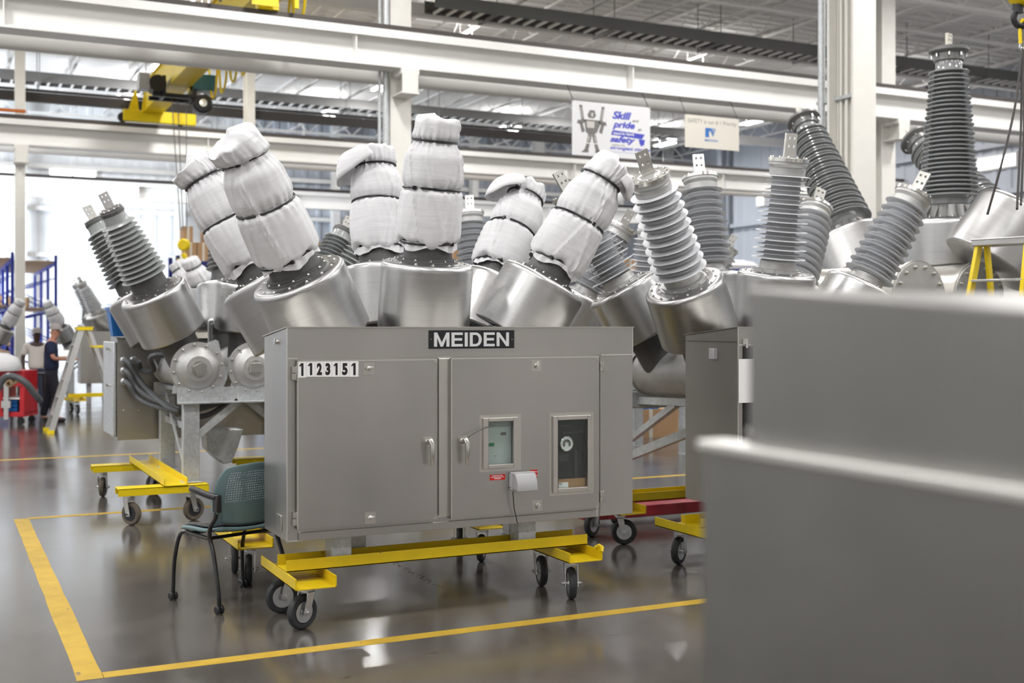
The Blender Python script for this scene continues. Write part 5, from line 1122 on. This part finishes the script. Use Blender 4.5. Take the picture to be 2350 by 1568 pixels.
def boxpx(px0, py0, px1, py1, f, lab, m='card', dd=.4, grp=None, a=-TH):
    p = at((px0 + px1) / 2, py1, f); w = (px1 - px0) / FL * f; h = (py1 - py0) / FL * f; return cbox(p[0] + SN * dd / 2, p[1] + CS * dd / 2, p[2], w, dd, h, lab, a, grp, m)
for q in (-1, 0, 1): pass
# shelf loads on the left racks
for k, (px0, py0, px1, py1) in enumerate(((62, 660, 92, 676), (66, 676, 96, 690), (60, 715, 88, 728), (0, 705, 18, 722), (2, 660, 20, 672))):
    p = at((px0 + px1) / 2, py1, 34.5 if k < 3 else 34); z = {0: 2.25, 1: 2.25, 2: 1.1, 3: 1.0, 4: 2.3}[k]
    cbox(p[0] - (.4 if k < 3 else .3), p[1] + .4 + k * .1, z, .5, .5, .32, 'small brown carton lying on a shelf of a left blue rack', grp='cartons on the left racks')
# floor goods seen under the silver breaker
fz = 15.0
def flo(px, py): return gr(px, py)
p = gr(1485, 1005); cbox(p[0] + .1, p[1] + .3, 0, .95, .6, .43, 'brown carton standing on the floor beneath the blue tote', a=-.1)
p = gr(1550, 1000); cb2 = cbox(p[0] + .12, p[1] + .2, 0, .42, .4, .24, 'tape striped brown carton right of the blue tote', a=-.2)
cbox(p[0] + .18, p[1] + .2, .24, .42, .25, .09, 'flat brown carton lying on the striped carton', a=-.1)
p = gr(1485, 1005); bt2 = thing('tote', 'blue plastic tote on the brown carton beneath the breaker', 'tote', (p[0] + .08, p[1] + .3, .43))
part('tub', MB().lathe([(0, 0), (.36, 0), (.42, .22), (.40, .22), (.35, .01), (0, .01)], 4, RZ(PI / 4 - .1) @ Matrix.Diagonal((1, .8, 1, 1))), M_['blue'], bt2, ang=20)
# plastic bags on blue frame, right background
p = at(1690, 592, 24); bg = MB(); random.seed(3)
tr_ = thing('parts_cart', 'blue cart carrying clear bags behind the upright pale bushing', 'cart', (p[0], p[1], 0), -TH)
part('cart_frame', MB().box(-.6, .6, -.3, .3, 2.78, 2.86).box(-.6, -.55, -.3, -.25, 0, 2.8).box(.55, .6, -.3, -.25, 0, 2.8).box(-.6, -.55, .25, .3, 0, 2.8).box(.55, .6, .25, .3, 0, 2.8), M_['rackblue'], tr_, ang=None)
tag(part('plastic_bags', MB().lathe([(.0, 0), (.5, .0), (.55, .08), (.4, .18), (.15, .22), (0, .22)], 14, T(p[0], p[1], 2.865) @ Matrix.Diagonal((1, .5, .9, 1))), M_['banner'], ang=30), 'crumpled clear plastic bags on top of the blue cart', 'bags')
# ================================================================ PALLET JACK
pj = thing('pallet_jack', 'dark red pallet jack lying behind the numbered cabinet', 'pallet jack', (5.1, 8.62, 0))
part('fork', MB().box(.0, 2.0, .0, .16, .06, .16).prism([(0, .06), (0, .16), (-.22, .10), (-.22, .07)], 0, .16, Matrix(((1, 0, 0, 0), (0, 0, 1, 0), (0, 1, 0, 0), (0, 0, 0, 1)))), M_['oxblood'], pj, bev=.008)
part('fork', MB().box(.0, 2.0, .42, .58, .10, .20), M_['oxblood'], pj, bev=.008)
for y in (.04, .46): part('roller', MB().cyl((.15, y, .04), (.15, y + .08, .04), .04, n=16), M_['black'], pj)
part('pump', MB().box(2.0, 2.2, .05, .5, .03, .5).cyl((2.15, .28, .5), (2.5, .28, 1.2), .02), M_['oxblood'], pj, bev=.01)
# ================================================================ PEOPLE
def skin(name, vs, es, rs, m, parent, sub=1, root=0):
    me = bpy.data.meshes.new(name); me.from_pydata([tuple(v) for v in vs], es, []); o = link(name, me, m, parent)
    sk = o.modifiers.new('skin', 'SKIN'); sk.use_smooth_shade = True
    for i, r in enumerate(rs):
        me.skin_vertices[0].data[i].radius = (r, r) if not isinstance(r, tuple) else r
        me.skin_vertices[0].data[i].use_root = (i == root)
    sb = o.modifiers.new('sub', 'SUBSURF'); sb.levels = sub; sb.render_levels = sub + 1; return o
def person(label, loc_, rz, H, pose, skinm, shirtm, legm, capm, shoe='black'):
    """local: faces -y, x to its left... all heights for a 1.75 m figure"""
    t = thing('person', label, 'person', loc_, rz, None, H / 1.75)
    P_ = pose; pel = Vector((0, 0, .95)); ches = Vector((0, .01, 1.25)); nk = Vector((0, -.01, 1.47)); hb = Vector((0, -.03, 1.54)) + P_['head']; hd = hb + Vector((0, -.01, .09)); 
    V = [pel, Vector((0, 0, 1.08)), ches, Vector((0, .0, 1.40)), nk, hb, hd, hd + Vector((0, .01, .07))]
    E = [(0, 1), (1, 2), (2, 3), (3, 4), (4, 5), (5, 6), (6, 7)]; Rr = [(.15, .11), (.14, .10), (.165, .11), (.13, .08), .055, .07, (.078, .095), .06]
    arms = []; legs = []
    for s in (-1, 1):
        sh = Vector((s * .185, 0, 1.40)); el, wr = P_['arms'][0 if s < 0 else 1]; el = Vector(el); wr = Vector(wr); i0 = len(V)
        hv_ = wr + (wr - el).normalized() * .07
        V += [sh, el, wr, hv_]; E += [(3, i0), (i0, i0 + 1), (i0 + 1, i0 + 2), (i0 + 2, i0 + 3)]; Rr += [.055, .042, .027, (.035, .022)]; arms.append((sh, el, wr))
        # fingers
        dirn = (wr - el).normalized(); side = Vector((1, 0, 0)) if abs(dirn.x) < .7 else Vector((0, 1, 0))
        for q in range(4):
            j0 = len(V); b_ = hv_ + side * (.012 * (q - 1.5)) + dirn * .02; V += [b_ + dirn * .035, b_ + dirn * .06 + Vector((0, 0, -.02))]; E += [(i0 + 3, j0), (j0, j0 + 1)]; Rr += [.010, .008]
        j0 = len(V); V += [wr + dirn * .04 + side * .04 + Vector((0, 0, .01))]; E += [(i0 + 2, j0)]; Rr += [.011]
        hip = Vector((s * .09, 0, .90)); kn, an, to = [Vector(v) for v in P_['legs'][0 if s < 0 else 1]]; i0 = len(V)
        V += [hip, kn, an, to]; E += [(0, i0), (i0, i0 + 1), (i0 + 1, i0 + 2), (i0 + 2, i0 + 3)]; Rr += [.06, .05, .042, .035]; legs.append((hip, kn, an, to))
    Rr[0] = (.10, .08); Rr[1] = (.11, .085)
    skin('body', V, E, Rr, M_[skinm], t)
    # shirt
    V2 = [Vector((0, 0, .86)), Vector((0, 0, 1.08)), ches, Vector((0, 0, 1.41))]; E2 = [(0, 1), (1, 2), (2, 3)]; R2 = [(.20, .155), (.18, .14), (.185, .13), (.13, .085)]
    for (sh, el, wr) in arms: i0 = len(V2); V2 += [sh, sh.lerp(el, .8)]; E2 += [(3, i0), (i0, i0 + 1)]; R2 += [.082, .066]
    skin('shirt', V2, E2, R2, M_[shirtm], t)
    V3 = [Vector((0, 0, 1.0)), Vector((0, 0, .93))]; E3 = [(0, 1)]; R3 = [(.185, .145), (.185, .145)]
    for (hip, kn, an, to) in legs: i0 = len(V3); V3 += [hip, kn, an + Vector((0, 0, .0))]; E3 += [(1, i0), (i0, i0 + 1), (i0 + 1, i0 + 2)]; R3 += [.115, .082, .07]
    skin('trousers', V3, E3, R3, M_[legm], t)
    for (hip, kn, an, to) in legs: skin('shoe', [an + Vector((0, 0, -.02)), an.lerp(to, .35) + Vector((0, 0, -.02)), to + Vector((0, 0, .0))], [(0, 1), (1, 2)], [.05, .05, .042], M_[shoe], t)
    f = hd
    part('cap', MB().lathe([(.108, .0), (.108, .03), (.095, .075), (.055, .105), (0, .112)], 24, T(f.x, f.y + .0, f.z + .035) @ Matrix.Diagonal((.85, 1, 1, 1))).lathe([(.06, 0), (.115, .002), (.115, .008), (.06, .012)], 16, T(f.x, f.y - .075, f.z + .035)), M_[capm], t)
    part('nose', MB().lathe([(.014, 0), (.010, .02), (0, .035)], 8, frame((f.x, f.y - .088, f.z - .02), (0, -.4, 1))), M_[skinm], t)
    for s in (-1, 1):
        part('eye', MB().lathe([(.010, 0), (.006, .006), (0, .007)], 8, frame((f.x + s * .032, f.y - .086, f.z + .008), (0, -1, 0))), M_['ink'], t)
        part('ear', MB().lathe([(.0, -.01), (.028, -.006), (.028, .006), (0, .01)], 10, frame((f.x + s * .078, f.y + .01, f.z - .01), (1, 0, 0)) @ Matrix.Diagonal((1, .6, 1, 1))), M_[skinm], t)
    part('mouth', MB().box(f.x - .022, f.x + .022, f.y - .09, f.y - .08, f.z - .052, f.z - .046), M_['oxblood'], t)
    return t, hd
g = gr(118, 968)
person('person in navy shirt and cap writing on a paper, standing by the stepladder', (g[0], g[1], 0), PI / 2 - TH + .25, 1.74,
       dict(head=Vector((0, -.03, -.005)), arms=[((-.24, -.06, 1.14), (-.10, -.33, 1.12)), ((.25, -.05, 1.14), (.12, -.32, 1.13))],
            legs=[((-.10, -.10, .50), (-.10, -.05, .08), (-.10, -.26, .035)), ((.10, .06, .50), (.10, .16, .08), (.10, -.02, .035))]), 'skin1', 'navy', 'navy2', 'capg')
hx = at(148, 826, 20.0)
tag(part('notepad', MB().box(-.08, .08, -.11, .11, 0, .012), M_['paper'], None, T(*at(150, 812, 20.7)) @ RZ(-TH) @ RX(.5), ang=None), 'white paper held by the person in navy', 'paper')
g = at(84, 900, 23.2)
person('person in off-white shirt and cap standing behind the red cart', (g[0], g[1], 0), -TH + .5, 1.66,
       dict(head=Vector((0, -.01, 0)), arms=[((-.27, .02, 1.13), (-.26, -.10, .92)), ((.27, .02, 1.13), (.25, -.10, .92))],
            legs=[((-.10, -.02, .50), (-.11, .0, .08), (-.12, -.2, .035)), ((.10, .0, .50), (.12, .02, .08), (.14, -.18, .035))]), 'skin2', 'shirt', 'denim', 'capg')
# work stool/bench between them
wb_ = at(72, 900, 22.0); tb2 = thing('work_table', 'dark small work table in front of the person in off-white shirt', 'table', (wb_[0], wb_[1], 0), -TH)
part('table_top', MB().box(-.35, .35, -.2, .2, .80, .84), M_['black'], tb2, bev=.01)
for sx in (-.3, .3):
    for sy in (-.16, .16): part('leg', MB().box(sx - .02, sx + .02, sy - .02, sy + .02, 0, .80), M_['blackmetal'], tb2)
# ================================================================ RED TOOL CART
g = gr(55, 975); rc = thing('tool_cart', 'red tool cart with hoses and blue bins at the left frame edge', 'cart', (g[0], g[1], 0), -TH)
part('top_tray', MB().box(-1.0, .02, -.05, .55, .66, .94), M_['red'], rc, bev=.01)
part('side_panel', MB().box(-1.0, -.36, -.04, .54, .2, .66), M_['red'], rc, bev=.005)
part('end_panel', MB().box(-.06, .02, -.04, .54, .18, .66), M_['red'], rc, bev=.005)
part('bottom_shelf', MB().box(-1.0, .02, -.05, .55, .14, .22), M_['red'], rc, bev=.005)
part('inner_shelf', MB().box(-1.0, -.06, -.02, .53, .44, .47), M_['white'], rc)
for x in (-.92, -.06):
    for y in (.02, .48): part('caster_wheel', MB().cyl((x, y - .02, .06), (x, y + .02, .06), .06, n=20).box(x - .02, x + .02, y - .03, y + .03, .06, .14), M_['black'], rc)
for k in range(3):
    t = tag(part('parts_bin', MB().box(-.34 + 0 * k, -.13, .02, .40, .225 + .07 * k, .285 + .07 * k), M_['blue'], None, T(g[0], g[1], 0) @ RZ(-TH), bev=.01), ('lowest', 'middle', 'topmost')[k] + ' blue parts bin stacked in the red cart', 'bin', 'blue bins in the red cart')
for k, (px, py) in enumerate(((22, 880), (31, 874))):
    p = at(px, py, 19.4); tag(part('tape_roll', MB().lathe([(.035, -.025), (.065, -.025), (.065, .025), (.035, .025), (.035, -.025)], 24, frame(p, (-SN, -CS, .1))), M_['wood']), ('dusty', 'tan')[k] + ' tape roll hanging on the front of the red cart', 'tape roll')
p = at(-5, 845, 20.0); tag(part('cloth_bag', MB().lathe([(0, 0), (.30, 0), (.34, .08), (.28, .22), (.12, .30), (0, .31)], 16, T(p[0] + .05, p[1] + .15, .942) @ Matrix.Diagonal((1, .7, 1, 1))), M_['cover'], ang=50), 'white bag lying on top of the red tool cart', 'bag')
part('air_hose', MB().tube([rc.matrix_basis.inverted() @ v if False else (T(*rc.location) @ RZ(-TH)).inverted() @ v for v in smooth_path([at(-10, 905, 19.2), at(8, 870, 19.2), at(30, 864, 19.2), at(58, 878, 19.2), at(80, 905, 19.3), at(92, 920, 19.4)], 6)], .055, 10), M_['hose'], rc, label='grey hose arching over the cart front')
part('tool_post', MB().box(-.30, -.22, -.12, -.08, .10, .72).box(-.34, -.18, -.13, -.09, .3, .42), M_['silver'], rc)
